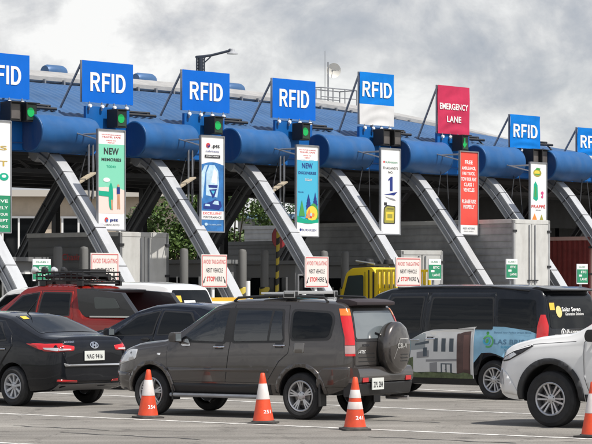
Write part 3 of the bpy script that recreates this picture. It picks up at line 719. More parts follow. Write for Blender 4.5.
for i in range(-2, 9):
    x = 4*i-2
    mm = MB(); mm.prism(rpoly([(-.62, -12), (.62, -12), (.62, 9), (-.62, 9)], .55), 0.0, .15, CONC, 'xy')
    o = mm.build('traffic_island', None, bevel=.02); o.location = plz(x, 0); o.rotation_euler = (0, 0, PYAW); struct(o)
posts = [(58, 'left of the pair behind the roof rack'), (84, 'right of the pair behind the roof rack'), (242.5, 'left of the pair beside the striped pole'), (264.5, 'right of the pair beside the striped pole'),
         (324, 'left of the pair behind the yellow truck cab'), (345, 'right of the pair behind the yellow truck cab'), (184, 'single one before the booth behind the white car')]
for px, lab in posts:
    y = -.35; x = solve_x(px, y); t = thing('guard_post', 'grey guard post with banded foot, %s' % lab, 'bollard', plz(x, y, 0), PYAW, 'round guard posts on the islands')
    m = MB(); m.lathe([(.125, 1.9), (.125, 2.98), (.10, 3.05), (.001, 3.07)], POSTM, 20, 'z'); m.build('pipe', t, smooth=40)
    m = MB(); m.lathe([(.16, .1), (.16, 1.9), (.14, 1.93)], YBM, 20, 'z'); m.build('striped_foot', t, smooth=40)
for i in range(0, 7):
    x = 4*i-2
    where = ['leftmost, hidden low behind the red pickup', 'with a dark window, behind the white car', 'beyond the striped pole', 'beyond the yellow truck', 'beyond the small white truck box', 'beyond the long trailer', 'beyond the red container'][i]
    t = thing('toll_booth', 'grey toll booth under the canopy, %s' % where, 'booth', plz(x, 2.4, .15), PYAW, 'toll booths')
    m = MB(); m.box((0, 0, 1.25), (1.15, 2.6, 2.5), BOOTHM); m.build('cabin', t, bevel=.03)
    m = MB(); m.box((0, 0, 2.56), (1.4, 2.9, .12), BOOTHM); m.build('roof', t)
    for (c, d) in [((0, -1.305, 1.65), (.85, .02, 1.0)), ((-.58, 0, 1.6), (.02, 1.9, .95))]:
        m = MB(); m.box(c, d, GLASS); w_ = m.build('window', t)
        m = MB(); 
        if d[1] < .1:
            for s in (-1, 1): m.box((s*.45, c[1]-.005, c[2]), (.05, .04, 1.06), WHITE); m.box((0, c[1]-.008, c[2]+s*.52), (.9, .04, .05), WHITE)
        else:
            for s in (-1, 0, 1): m.box((c[0]-.005, s*.95, c[2]), (.04, .05, 1.0), WHITE)
        m.build('frame', w_)
# raised boom (yellow and black) with its red disc
y = -.9; x = solve_x(276.5, y)
t = thing('boom_pole', 'thin yellow and black striped pole standing tall beside the arch', 'boom gate', plz(x, y, 0), PYAW)
m = MB(); m.tube([(0, 0, 1.0), (.10, 0, 4.55)], .055, YBM, 10); m.build('arm', t, smooth=40)
m = MB(); m.box((0, .1, .62), (.3, .35, .95), mat('boom_cabinet', (.55, .4, .04), .5)); m.build('cabinet', t, bevel=.02)
y = -.6; x = solve_x(279, y); t = thing('stop_disc', 'faded round red disc on a thin post beside the striped pole', 'sign', plz(x, y, 0), PYAW)
m = MB(); m.lathe([(.001, -.02), (.33, -.02), (.33, .0), (.001, .0)], mat('disc_red', (.22, .012, .016), .6), 28, 'y', (0, 0, zat(237.5, x, y))); m.build('disc', t)
m = MB(); m.tube([(0, .03, 0), (0, .03, 3.6)], .03, STEEL, 8); m.build('post', t)
# lowered yellow barrier beyond the cars
y = -4.6; x0 = solve_x(200, y); x1 = solve_x(252, y)
t = thing('barrier_arm', 'yellow and white barrier rail above the brown SUV roof', 'boom gate', plz(x0, y, 0), PYAW)
m = MB(); m.box(((x1-x0)/2, 0, zat(300, x0, y)), (x1-x0, .08, .13), mat('barrier_yellow', (.72, .42, .04), .5)); m.build('rail', t, bevel=.01)
m = MB(); m.box(((x1-x0)/2, -.02, zat(303.3, x0, y)), (x1-x0-.3, .06, .10), WHITE); m.build('lower_rail', t)
for dx in (.15, x1-x0-.15):
    m = MB(); m.box((dx, .08, .75), (.1, .08, 1.6), STEEL); m.build('post', t)
for px in (248, 304):     # small white posts
    y = -5.0; x = solve_x(px, y); m = MB(); m.tube([(0, 0, 0), (0, 0, zat(281 if px < 300 else 291, x, y))], .065, WHITE, 10)
    o = m.build('marker_post', None, smooth=40); o.location = plz(x, y, 0); tag(o, 'thin white marker post just right of the second stop board' if px < 300 else 'thin white marker post left of the yellow truck', 'post', 'thin white posts')

# ---------------------------------------------------------------- street lamp, antenna on the roof
y = 9.0; x = solve_x(200.5, y); s = scale_at(x, y)
t = thing('street_lamp', 'dark street lamp with a lattice head and long arm behind the roof', 'street lamp', plz(x, y, 0), 0)
zz = lambda py: EYE+(HOR-py)/s
LAMPM = mat('lamp_steel', (0.035, 0.045, 0.065), .5, metal=.3)
m = MB(); m.tube([(0, 0, 0), (0, 0, zz(58))], [.14, .09], LAMPM, 10)
for k in range(5): z = zz(72)+k*.11; m.tube([(-.12, 0, z), (.12, 0, z+.11)], .02, LAMPM, 5)
m.box((-.13, 0, zz(64)), (.06, .08, .55), LAMPM); m.box((.13, 0, zz(64)), (.06, .08, .55), LAMPM); m.box((0, 0, zz(57)), (.36, .1, .06), LAMPM)
m.build('pole', t)
m = MB(); m.tube([(-.15, 0, zz(57)), (.35, 0, zz(55.5)), (1.05, 0, zz(50.5))], .045, LAMPM, 8); m.tube([(.12, 0, zz(63)), (.35, 0, zz(57))], .025, LAMPM, 6); m.build('arm', t)
m = MB(); m.lathe([(.001, .10), (.06, .09), (.09, .0), (.19, -.06), (.20, -.09), (.001, -.09)], mat('lamp_head', (.35, .36, .38), .4), 16, 'z', (1.12, 0, zz(51.5))); m.tube([(1.0, 0, zz(49)), (1.05, 0, zz(51))], .05, LAMPM, 6); m.build('lamp_head', t, smooth=40)
y = 7.0; x = solve_x(330, y); z = ridge_z(x)+.52; s = scale_at(x, y)
t = thing('dish_antenna', 'small white dish and whip antenna on a railed roof platform', 'antenna', plz(x, y, z), PYAW)
m = MB(); m.tube([(-.1, 0, 0), (-.1, 0, 1.6)], .03, STEEL, 6); m.tube([(-.16, .1, 0), (-.16, .1, 2.0)], .010, STEEL, 5); m.build('mast', t)
m = MB(); prof = [(.001, .07), (.1, .06), (.2, .03), (.27, -.02)]
m.lathe(prof, mat('dish_cream', (.66, .64, .58), .5), 20, 'y'); m.tube([(0, .07, 0), (0, -.22, 0)], .012, STEEL, 5); m.tube([(0, .07, 0), (-.15, .12, -.05)], .03, STEEL, 5)
o = m.build('dish', t, smooth=60); o.location = (.08, -.1, 1.3); o.rotation_euler = (.1, 0, -.5)
m = MB()
for X in (-.95, -.3, .35, 1.0):
    for Y in (-.4, .4): m.tube([(X, Y, -.1), (X, Y, .62)], .022, STEEL, 5)
for Y in (-.4, .4):
    m.tube([(-.95, Y, .62), (1.0, Y, .62)], .022, STEEL, 5); m.tube([(-.95, Y, .3), (1.0, Y, .3)], .018, STEEL, 5)
for X in (-.95, 1.0): m.tube([(X, -.4, .62), (X, .4, .62)], .022, STEEL, 5)
m.build('railing', t)

# ---------------------------------------------------------------- buildings and trees beyond
BEIGE = mat('beige_render', (0.50, 0.42, 0.33), .85, var=.08, dirt=.25, dirtcol=(.3, .25, .2))
def P2(px, Z, z=0.0): return Vector(((px-296)/F_PX*Z, Z, z))
t = thing('office_building', 'low beige office building with dark windows seen under the canopy at left', 'building', P2(70, 118), R(6))
W_, D_, H_ = 15.0, 8.0, 6.2
m = MB(); m.box((-1, 4, H_/2), (W_, D_, H_), BEIGE); m.build('wall', t)
m = MB(); m.box((-1, 3.8, H_+.15), (W_+.8, D_+.8, .3), mat('pale_fascia', (.5, .47, .42), .8)); m.build('roof', t)
for wx in (-5.2, -2.4, .4, 3.1):
    m = MB(); m.box((wx, -.03, 4.2), (1.5, .1, 2.0), GLASS); w_ = m.build('window', t)
    m = MB()
    for s in (-1, 0, 1): m.box((wx+s*.76, -.09, 4.2), (.09, .06, 2.1), WHITE)
    for s in (-1, 1): m.box((wx, -.095, 4.2+s*1.03), (1.7, .06, .09), WHITE)
    m.build('frame', w_)
m = MB()
for px_ in (-6.6, -6.0, -3.9): m.tube([(px_, -.12, 0), (px_, -.12, 5.0)], .05, WHITE, 6)
m.tube([(-6.6, -.12, 4.6), (-3.9, -.12, 4.7)], .04, WHITE, 6); m.build('drain_pipe', t)
for k in range(2):
    m = MB(); m.box((-6.7+k*.0, -.45, 2.6-1.1*k), (.85, .5, .7), WHITE); m.build('air_conditioner', t)
m = MB(); m.box((-5.2, -1.0, 2.0), (5, 2.0, .15), mat('pale_fascia', (.5, .47, .42), .8)); m.build('awning', t)
t = thing('pale_shed', 'pale flat roofed shed beyond the canopy at right', 'building', P2(565, 135), R(30))
m = MB(); m.box((0, 3, 2.1), (16, 6, 4.2), mat('shed_wall', (.22, .23, .25), .8, dirt=.3)); m.build('wall', t)
m = MB(); m.box((0, 3, 4.5), (17, 7, .35), mat('shed_roof', (.55, .55, .55), .6)); m.build('roof', t)
t = thing('grey_kiosk', 'small grey kiosk with a blue roof among the bushes', 'building', P2(284, 112), R(20))
m = MB(); m.box((0, 1, 2.5), (3.0, 2, 5.0), mat('kiosk_wall', (.33, .34, .34), .8, dirt=.3)); m.build('wall', t)
m = MB(); m.box((0, .9, 5.1), (3.8, 2.8, .22), mat('kiosk_roof', (.16, .26, .38), .6)); m.build('roof', t)
m = MB(); m.box((-.3, -.03, 3.8), (.9, .06, 1.0), GLASS); m.build('window', t)

LEAF = []
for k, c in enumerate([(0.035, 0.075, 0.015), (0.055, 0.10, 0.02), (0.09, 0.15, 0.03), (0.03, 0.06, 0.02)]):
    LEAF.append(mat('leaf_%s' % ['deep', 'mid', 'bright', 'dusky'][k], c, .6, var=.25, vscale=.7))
BARK = mat('bark', (0.09, 0.07, 0.05), .9, var=.3)
def tree(px, Z, h, rad, label, pal, seed, nleaf=2600, cat='tree', low=.25):
    rnd = random.Random(seed); p = P2(px, Z)
    t = thing('broadleaf_tree', label, cat, p, rnd.uniform(0, 6), 'trees beyond the toll plaza')
    m = MB(); m.tube([(0, 0, 0), (.1, .05, h*.3), (-.05, .1, h*.6)], [.2, .14, .07], BARK, 8)
    cl = []
    for k in range(16):
        a = rnd.uniform(0, 6.28); rr = rad*rnd.uniform(.1, .8); z = h*rnd.uniform(low, .92); f = 1-.6*abs(z/h-.55)
        c = Vector((rr*f*math.cos(a), rr*f*math.sin(a), z)); cl.append((c, rad*rnd.uniform(.25, .42)))
        if k < 7: m.tube([(0, 0, h*.25), tuple(c*.5+Vector((0, 0, h*.15))), tuple(c)], [.07, .045, .02], BARK, 5)
    m.build('trunk', t)
    m = MB()
    for k in range(nleaf):
        c, r_ = rnd.choice(cl); d = Vector((rnd.gauss(0, 1), rnd.gauss(0, 1), rnd.gauss(0, 1))).normalized()*r_*rnd.uniform(.55, 1.08)
        q = c+d; s = rnd.uniform(.06, .14)
        u = Vector((rnd.gauss(0, 1), rnd.gauss(0, 1), rnd.gauss(0, .6))).normalized(); v = u.cross(Vector((rnd.gauss(0, 1), rnd.gauss(0, 1), rnd.gauss(0, 1)))).normalized()
        m.add([q-u*s, q+v*s*.5, q+u*s, q-v*s*.5], [(0, 1, 2, 3)], pal[rnd.randrange(len(pal))])
    m.build('crown', t, recalc=False)
br = [LEAF[1], LEAF[2], LEAF[2], LEAF[0]]; dk = [LEAF[0], LEAF[3], LEAF[1]]  # dk: darker leaf mix, shade put into the colour
for k, (px, Z, h, r_, lab) in enumerate([
        (176, 104, 5.8, 2.1, 'bright green tree right of the beige building'), (200, 108, 5.0, 1.8, 'bright green bush tree behind the blue polish banner'),
        (232, 104, 6.2, 2.0, 'bright green tree between the polish banner and the striped pole'), (258, 107, 6.0, 2.1, 'bright green tree left of the grey kiosk')]):
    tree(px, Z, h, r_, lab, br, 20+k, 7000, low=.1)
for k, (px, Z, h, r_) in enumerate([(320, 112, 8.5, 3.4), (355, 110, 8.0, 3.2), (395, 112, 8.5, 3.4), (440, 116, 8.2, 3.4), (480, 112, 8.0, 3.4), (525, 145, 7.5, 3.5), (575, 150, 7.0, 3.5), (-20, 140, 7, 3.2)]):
    tree(px, Z, h*.82, r_, 'green tree with painted-in shade beyond the canopy, %s' % ['behind the camping banner', 'behind the arch over the yellow truck', 'behind the oil can banner', 'left of the red banner', 'right of the red banner', 'behind the fruit drink banner', 'beyond the red container', 'beyond the left edge'][k], dk, 50+k, 2600, low=.08)
# ---------------------------------------------------------------- vehicles
def lerp_list(L, x):
    if x <= L[0][0]: return L[0][1]
    for (a, p), (b, q) in zip(L, L[1:]):
        if x <= b: return p + (q-p)*(x-a)/(b-a) if b > a else q
    return L[-1][1]
def smooth_at(L, x, d=.05): return sum(lerp_list(L, x+d*k/3) for k in range(-3, 4))/7
def body_mesh(s, paint, cut=True):
    x0, x1 = s['top'][0][0], s['top'][-1][0]
    xs = []
    for k in range(9): xs.append(x0 + .16*(k/8)**2)
    n = 84
    for k in range(1, n): xs.append(x0+.16 + (x1-x0-.32)*k/n)
    for k in range(9): xs.append(x1 - .16*((8-k)/8)**2)
    er = s.get('er', .09); tum = s.get('tumble', .36); ring = []
    for x in xs:
        d = min(x-x0, x1-x); e = er - math.sqrt(max(0, er*er - max(0, er-d)**2)) if d < er else 0
        zb = smooth_at(s['bottom'], x)+e*.6; zt = smooth_at(s['top'], x, .04)-e*.6; w = smooth_at(s['w'], x, .08)-e; bz = min(smooth_at(s['belt'], x, .1), zt-.04)
        zm = zb+(bz-zb)*.55
        g = max(0, zt-bz); wt = max(.25, w*.965 - tum*g); rr = min(.07, g*.45+.02)
        half = [(0, zb), (w*.75, zb), (w*.93, zb+.02), (w*.978, zb+.10), (w, zb+(zm-zb)*.55), (w*1.0, zm), (w*.995, zm+(bz-zm)*.5), (w*.983, bz-.05), (w*.965, bz)]
        for k in range(1, 6):
            f = k/6; bulge = .03*math.sin(f*math.pi)*min(1, g/.4)
            half.append((w*.965 + (wt-w*.965)*f + bulge, bz+(zt-rr-bz)*f))
        cr = s.get('crown', .035)
        half += [(wt, zt-rr), (wt-rr*.35, zt-rr*.35), (wt-rr*1.1, zt+cr*.1), (wt*.72, zt+cr*.55), (wt*.4, zt+cr*.88), (0, zt+cr)]
        ring.append([(x, y, z) for y, z in half] + [(x, -y, z) for y, z in half[-2:0:-1]])
    m = MB(); N = len(ring[0]); vs = [p for r_ in ring for p in r_]
    fs = [(i*N+k, i*N+(k+1) % N, (i+1)*N+(k+1) % N, (i+1)*N+k) for i in range(len(xs)-1) for k in range(N)]
    fs += [tuple(range(N))[::-1], tuple((len(xs)-1)*N+k for k in range(N))]
    m.mi(paint); m.mi(BLACKP); m.add(vs, fs, paint)
    bvh = BVHTree.FromPolygons([Vector(v) for v in m.v], [list(f) for f in m.f])
    me = m.mesh('body', smooth=32)
    if cut:
        o = bpy.data.objects.new('tmp', me); COL.objects.link(o); W = max(w for _, w in s['w']); cuts = []
        for xw in (s.get('xr', 0), s['wb']):
            for sy in (1, -1):
                c = MB(); c.mi(paint); c.mi(BLACKP); ra = s['ra']; zc = s['R']+s.get('zlift', .02)
                pr = []
                for k in range(28):
                    th = 2*math.pi*k/28; pr.append((xw+ra*math.cos(th), zc+ra*math.sin(th)))
                c.prism(pr, sy*(W-.34), sy*(W+.3), BLACKP)
                co = bpy.data.objects.new('cut', c.mesh('cut')); COL.objects.link(co); cuts.append(co)
                md = o.modifiers.new('b', 'BOOLEAN'); md.operation = 'DIFFERENCE'; md.object = co; md.solver = 'EXACT'
        dg = bpy.context.evaluated_depsgraph_get(); dg.update()
        me2 = bpy.data.meshes.new_from_object(o.evaluated_get(dg))
        for c in cuts + [o]: bpy.data.objects.remove(c)
        me = me2
        bm = bmesh.new(); bm.from_mesh(me)
        for f in bm.faces: f.smooth = True
        for e in bm.edges: e.smooth = not (len(e.link_faces) != 2 or e.calc_face_angle(0) > R(32))
        bm.to_mesh(me); bm.free()
    return me, bvh

def keyhole(outer, inner):
    # one simple polygon with a hole joined by a hairline slit
    bi = min(((Vector(o)-Vector(i)).length, a, b) for a, o in enumerate(outer) for b, i in enumerate(inner)); _, a, b = bi
    def area(P): return sum(P[k-1][0]*P[k][1]-P[k][0]*P[k-1][1] for k in range(len(P)))
    I = list(inner); 
    if area(outer)*area(I) > 0: I = I[::-1]; b = len(I)-1-b
    O = outer[a:]+outer[:a]; I = I[b:]+I[:b]; e = .0004
    return O + [(O[0][0]+e, O[0][1]+e)] + [(I[0][0]+e, I[0][1]+e)] + I[1:] + [I[0]]
class Car:
    def __init__(s, name, label, cat, spec, paint, loc, heading, scale=1.0, group=None):
        s.s = spec; s.root = thing(name, label, cat, loc, heading, group, scale)
        me, s.bvh = body_mesh(spec, paint); s.body = bpy.data.objects.new('body', me); COL.objects.link(s.body); s.body.parent = s.root; s.paint = paint
    def cast(s, side, a, b, off):
        o, d = {'L': (Vector((a, 4, b)), Vector((0, -1, 0))), 'R': (Vector((a, -4, b)), Vector((0, 1, 0))), 'B': (Vector((-6, a, b)), Vector((1, 0, 0))),
                'F': (Vector((10, a, b)), Vector((-1, 0, 0))), 'T': (Vector((a, b, 5)), Vector((0, 0, -1)))}[side]
        hit = s.bvh.ray_cast(o, d)[0]
        if hit is None:
            g = {'L': Vector((a, .9, b)), 'R': Vector((a, -.9, b)), 'B': Vector((-1, a, b)), 'F': Vector((3.6, a, b)), 'T': Vector((a, b, 1.4))}[side]
            hit = s.bvh.find_nearest(g)[0]
        return hit - d*off, d
    def patch_geo(s, poly, side, off, thick=0.0, grid=.07):
        bm = bmesh.new(); vs = [bm.verts.new((a, b, 0)) for a, b in poly]; bm.faces.new(vs)
        bmesh.ops.triangulate(bm, faces=bm.faces)
        for ax in (0, 1):
            lo = min(p[ax] for p in poly); hi = max(p[ax] for p in poly); k = math.floor(lo/grid)+1
            while k*grid < hi:
                n = Vector((1, 0, 0)) if ax == 0 else Vector((0, 1, 0))
                bmesh.ops.bisect_plane(bm, geom=bm.verts[:]+bm.edges[:]+bm.faces[:], plane_co=n*k*grid, plane_no=n); k += 1
        bm.verts.ensure_lookup_table(); D = None; pos = []
        for v in bm.verts:
            h, D = s.cast(side, v.co.x, v.co.y, off); pos.append(h)
        for v, p in zip(bm.verts, pos): v.co = p
        if thick:
            be = [e for e in bm.edges if len(e.link_faces) == 1]
            r_ = bmesh.ops.extrude_edge_only(bm, edges=be)
            for v in [g for g in r_['geom'] if isinstance(g, bmesh.types.BMVert)]: v.co += D*thick
        # face outwards
        for f in bm.faces: f.smooth = True
        bm.normal_update()
        tot = sum((f.normal.dot(D)*f.calc_area() for f in bm.faces))
        if tot > 0: bmesh.ops.reverse_faces(bm, faces=bm.faces)
        for e in bm.edges: e.smooth = not (len(e.link_faces) != 2 or e.calc_face_angle(0) > R(40))
        bm.verts.index_update(); out = ([tuple(v.co) for v in bm.verts], [tuple(v.index for v in f.verts) for f in bm.faces]); 
        sm = [e.smooth for e in bm.edges]; bm.free(); return out
    def patch(s, name, poly, side, off, m, thick=0.0, parent=None, grid=.07, both=False, label=None):
        mb = MB(); P = poly if isinstance(poly[0][0], tuple) else [poly]
        for p in P:
            v, f = s.patch_geo(p, side, off, thick, grid); mb.add(v, f, m)
        o = mb.build(name, parent or s.root, smooth=35, recalc=False, label=label)
        if both:
            mb = MB()
            for p in P:
                v, f = s.patch_geo(p, {'L': 'R'}.get(side, side), off, thick, grid) if side == 'L' else s.patch_geo([(-a, b) for a, b in p], side, off, thick, grid); mb.add(v, f, m)
            mb.build(name, s.root if parent is None else (parent if side != 'L' else s.root), smooth=35, recalc=False)
        return o
    def multi(s, name, items, parent=None, grid=.07):     # one mesh from several coloured patches
        mb = MB()
        for poly, side, off, m in items:
            v, f = s.patch_geo(poly, side, off, 0, grid); mb.add(v, f, m)
        return mb.build(name, parent or s.root, smooth=35, recalc=False)
    def lamp(s, name, zs, C, f0, f1, m, off=.014, parent=None, both=True):
        # a lamp wrapped round a rear corner: rays shot inwards at angles f0..f1 (90 = side, 180 = rear) at each height
        for sg in ((1, -1) if both else (1,)):
            mb = MB(); n = 8; vs = []; K = len(zs)
            for lev in (off, 0.0):
                for z in zs:
                    cx, cy = C(z)[:2]; a0, a1 = (f0(z), f1(z)) if callable(f0) else (f0, f1)
                    for k in range(n+1):
                        th = R(a0+(a1-a0)*k/n); d = Vector((math.cos(th), sg*math.sin(th), 0)); c = Vector((cx, sg*cy, z))
                        h = s.bvh.ray_cast(c+d*1.2, -d)[0] or c+d*.2; vs.append(h+d*lev)
            N = n+1; fs = [(i*N+k, i*N+k+1, (i+1)*N+k+1, (i+1)*N+k) for i in range(K-1) for k in range(n)]
            b = K*N
            for k in range(n): fs.append((k, k+1, b+k+1, b+k)); q = (K-1)*N; fs.append((q+k, q+k+1, b+q+k+1, b+q+k))
            for i in range(K-1): fs.append((i*N, (i+1)*N, b+(i+1)*N, b+i*N)); fs.append((i*N+n, (i+1)*N+n, b+(i+1)*N+n, b+i*N+n))
            mb.add(vs, fs, m); mb.build(name, parent or s.root, smooth=40)
    def ptext(s, mb, body, side, ca, cb, w, h, off, m, bold=.02, flip=False, rot=0, shear=0):
        vs, fs = text_geo(body, bold); x0 = min(v[0] for v in vs); x1 = max(v[0] for v in vs); z0 = min(v[1] for v in vs); z1 = max(v[1] for v in vs); out = []
        sg = -1 if side in ('L', 'B') else 1
        for v in vs:
            a = ((v[0]-x0)/(x1-x0)-.5)*w; b = ((v[1]-z0)/(z1-z0)-.5)*h; a += shear*b
            a, b = a*math.cos(rot)-b*math.sin(rot), a*math.sin(rot)+b*math.cos(rot)
            out.append(tuple(s.cast(side, ca+sg*a, cb+b, off)[0]))
        mb.add(out, fs, m)
    def wheels(s, style, rim, track, dia_rim):
        Rr = s.s['R']; w = .225
        def wheel_meshes():
            t = MB(); r0 = dia_rim/2
            prof = [(r0+.002, w/2-.02), (r0+.02, w/2), (Rr-.06, w/2+.008), (Rr-.015, w/2-.02), (Rr, w/2-.05)]
            prof += [(Rr, w/2-.08), (Rr-.012, w/2-.082), (Rr-.012, w/2-.092), (Rr, w/2-.094), (Rr, .01), (Rr-.012, .008), (Rr-.012, -.008), (Rr, -.01), (Rr, -w/2+.05), (Rr-.015, -w/2+.02), (Rr-.06, -w/2), (r0+.02, -w/2), (r0, -w/2+.02)]
            t.lathe(prof, TYRE, 48, 'y')
            rm = MB(); rm.lathe([(r0+.004, w/2-.01), (r0-.006, w/2-.004), (r0-.022, w/2-.015), (r0-.03, w/2-.05), (r0-.035, -w/2+.02)], rim, 40, 'y')
            yf = w/2-.035; n, kind = style
            for k in range(n):
                th = 2*math.pi*k/n + .2
                def P(r_, a, y): return (r_*math.cos(th+a), y, r_*math.sin(th+a))
                def spoke(a0, w0, a1, w1):
                    rm.add([P(.05, a0-w0/.05*.5, yf-.004), P(.05, a0+w0/.05*.5, yf-.004), P(r0-.012, a1+w1/r0*.5, yf+.012), P(r0-.012, a1-w1/r0*.5, yf+.012),
                            P(.05, a0-w0/.05*.5, yf-.05), P(.05, a0+w0/.05*.5, yf-.05), P(r0-.012, a1+w1/r0*.5, yf-.03), P(r0-.012, a1-w1/r0*.5, yf-.03)],
                           [(0, 1, 2, 3), (4, 7, 6, 5), (0, 4, 5, 1), (1, 5, 6, 2), (2, 6, 7, 3), (3, 7, 4, 0)], rim)
                if kind == 'double': spoke(-.3, .02, -.17*5/n*1.2, .03); spoke(.3, .02, .17*5/n*1.2, .03)
                elif kind == 'y':
                    spoke(0, .034, 0, .022); spoke(.12, .02, .22, .02); spoke(-.12, .02, -.22, .02)
                else: spoke(0, .03, 0, .05)
            rm.lathe([(.001, yf+.012), (.03, yf+.010), (.065, yf-.002), (.07, yf-.05)], rim, 20, 'y')
            for k in range(5):
                th = 2*math.pi*k/5; rm.lathe([(.001, yf+.006), (.010, yf+.006), (.010, yf-.01)], RIMD, 6, 'y', (.045*math.cos(th), 0, .045*math.sin(th)))
            h = MB(); h.lathe([(.001, w/2-.11), (r0-.05, w/2-.11), (r0-.04, -w/2+.03), (.001, -w/2+.03)], RIMD, 24, 'y')
            h.lathe([(.001, w/2-.085), (.13, w/2-.085), (.13, w/2-.11)], mat('brake_disc', (.22, .21, .20), .5, metal=.7), 24, 'y')
            return h.mesh('wheel', 30), t.mesh('tyre', 30), rm.mesh('rim', 30)
        meshes = wheel_meshes()
        for xw in (s.s.get('xr', 0), s.s['wb']):
            for sy in (1, -1):
                o = bpy.data.objects.new('wheel', meshes[0]); COL.objects.link(o); o.parent = s.root
                o.location = (xw, sy*(track/2), Rr); o.rotation_euler = (0, xw*.4, 0 if sy > 0 else math.pi)
                for nm, me in (('tyre', meshes[1]), ('rim', meshes[2])):
                    c = bpy.data.objects.new(nm, me); COL.objects.link(c); c.parent = o
    def arches(s, m, width=.05, off=.018, rear=True, front=True):
        zc = s.s['R']+s.s.get('zlift', .02); ra = s.s['ra']
        for xw, on in ((s.s.get('xr', 0), rear), (s.s['wb'], front)):
            if not on: continue
            a0 = math.asin(max(-1, min(1, (lerp_list(s.s['bottom'], xw)+.04-zc)/ra))); pts = []; K = 22
            for k in range(K+1):
                th = a0+(math.pi-2*a0)*k/K; pts.append((xw+(ra+width)*math.cos(th), zc+(ra+width)*math.sin(th)))
            for k in range(K, -1, -1):
                th = a0+(math.pi-2*a0)*k/K; pts.append((xw+(ra-.004)*math.cos(th), zc+(ra-.004)*math.sin(th)))
            for sd in ('L', 'R'): s.patch('wheel_arch', pts, sd, off, m, thick=off+.04)
    def door(s, poly, handle=None, glass=None, sides='LR', glassm=None, hm=None, name='door', off=.005):
        for sd in sides:
            se = [(a, b) for a, b in poly]; cx = sum(a for a, b in se)/len(se); cz = sum(b for a, b in se)/len(se)
            grow = []
            for a, b in se:
                d = Vector((a-cx, b-cz)); d = d.normalized()*.009; grow.append((a+(.008 if a > cx else -.008), b+(.006 if b > cz else -.006)))
            see = glassm is SEEG; hole = rpoly(glass, .04) if see else None
            d = s.patch(name, keyhole(poly, hole) if see else poly, sd, off, s.paint, thick=0 if see else off*.8)
            s.patch('seal', keyhole(grow, hole) if see else grow, sd, .0018, BLACKP, parent=d)
            if glass:
                fr = []
                for a, b in glass: fr.append((a, b))
                gx = sum(a for a, b in glass)/len(glass); gz = sum(b for a, b in glass)/len(glass)
                fr = [(a+(.035 if a > gx else -.035), b+(.03 if b > gz else -.03)) for a, b in glass]
                s.patch('window_frame', keyhole(rpoly(fr, .05), hole) if see else rpoly(fr, .05), sd, off+.003, BLACKP, parent=d)
                s.patch('window', rpoly(glass, .04), sd, off+.006, glassm or GLASS, parent=d)
            if handle:
                hx, hz = handle; mb = MB()
                p0, _ = s.cast(sd, hx-.10, hz, .0); p1, _ = s.cast(sd, hx+.10, hz+.0, .0); sg = 1 if sd == 'L' else -1
                mb.tube([p0+Vector((0, sg*.008, 0)), p0.lerp(p1, .2)+Vector((0, sg*.045, 0)), p0.lerp(p1, .8)+Vector((0, sg*.045, 0)), p1+Vector((0, sg*.008, 0))], .013, hm or CHROME, 8)
                v, f = s.patch_geo([(hx-.07, hz-.035), (hx+.07, hz-.035), (hx+.07, hz+.035), (hx-.07, hz+.035)], sd, off+.002); mb.add(v, f, BLACKP)
                mb.build('handle', d, smooth=40)
    def interior(s, sides, screen, floor=.50, seat=None):
        # hollow cabin behind real window openings, with seats
        sp = dict(s.s); sp['top'] = [(a, b-.05) for a, b in s.s['top']]; sp['w'] = [(a, b-.07) for a, b in s.s['w']]; sp['bottom'] = [(a, floor) for a, _ in s.s['bottom']]
        x0, x1 = s.s['top'][0][0]+.12, sp['cabin_front']
        sp['top'] = [(x0, 1.0)] + [(a, b) for a, b in sp['top'] if x0+.05 < a < x1-.02] + [(x1, lerp_list(sp['top'], x1))]
        me, _ = body_mesh(sp, BLACKP, cut=False); inner = bpy.data.objects.new('inner', me); COL.objects.link(inner)
        for p in me.polygons: p.material_index = 0
        cutters = [inner]
        for poly in sides:
            c = MB(); c.mi(s.paint); c.mi(BLACKP); c.prism(rpoly(poly, .035), -1.2, 1.2, BLACKP); co = bpy.data.objects.new('cut', c.mesh('cut')); COL.objects.link(co); cutters.append(co)
        c = MB(); c.mi(s.paint); c.mi(BLACKP); c.prism(screen, .95, 2.2, BLACKP, 'xy'); co = bpy.data.objects.new('cut', c.mesh('cut')); COL.objects.link(co); cutters.append(co)
        me.materials.clear(); me.materials.append(s.paint); me.materials.append(BLACKP)
        for p in me.polygons: p.material_index = 1
        for co in cutters:
            md = s.body.modifiers.new('b', 'BOOLEAN'); md.operation = 'DIFFERENCE'; md.object = co; md.solver = 'EXACT'
        bpy.context.view_layer.update(); s_loc = s.root.matrix_world.copy()
        s.body.parent = None; bpy.context.view_layer.update()
        dg = bpy.context.evaluated_depsgraph_get(); new = bpy.data.meshes.new_from_object(s.body.evaluated_get(dg)); s.body.modifiers.clear(); s.body.data = new; s.body.parent = s.root
        for c in cutters: bpy.data.objects.remove(c)
        bm = bmesh.new(); bm.from_mesh(new)
        for e in bm.edges: e.smooth = not (len(e.link_faces) != 2 or e.calc_face_angle(0) > R(32))
        bm.to_mesh(new); bm.free()
        SEAT = mat('seat_fabric', (.075, .07, .065), .9)
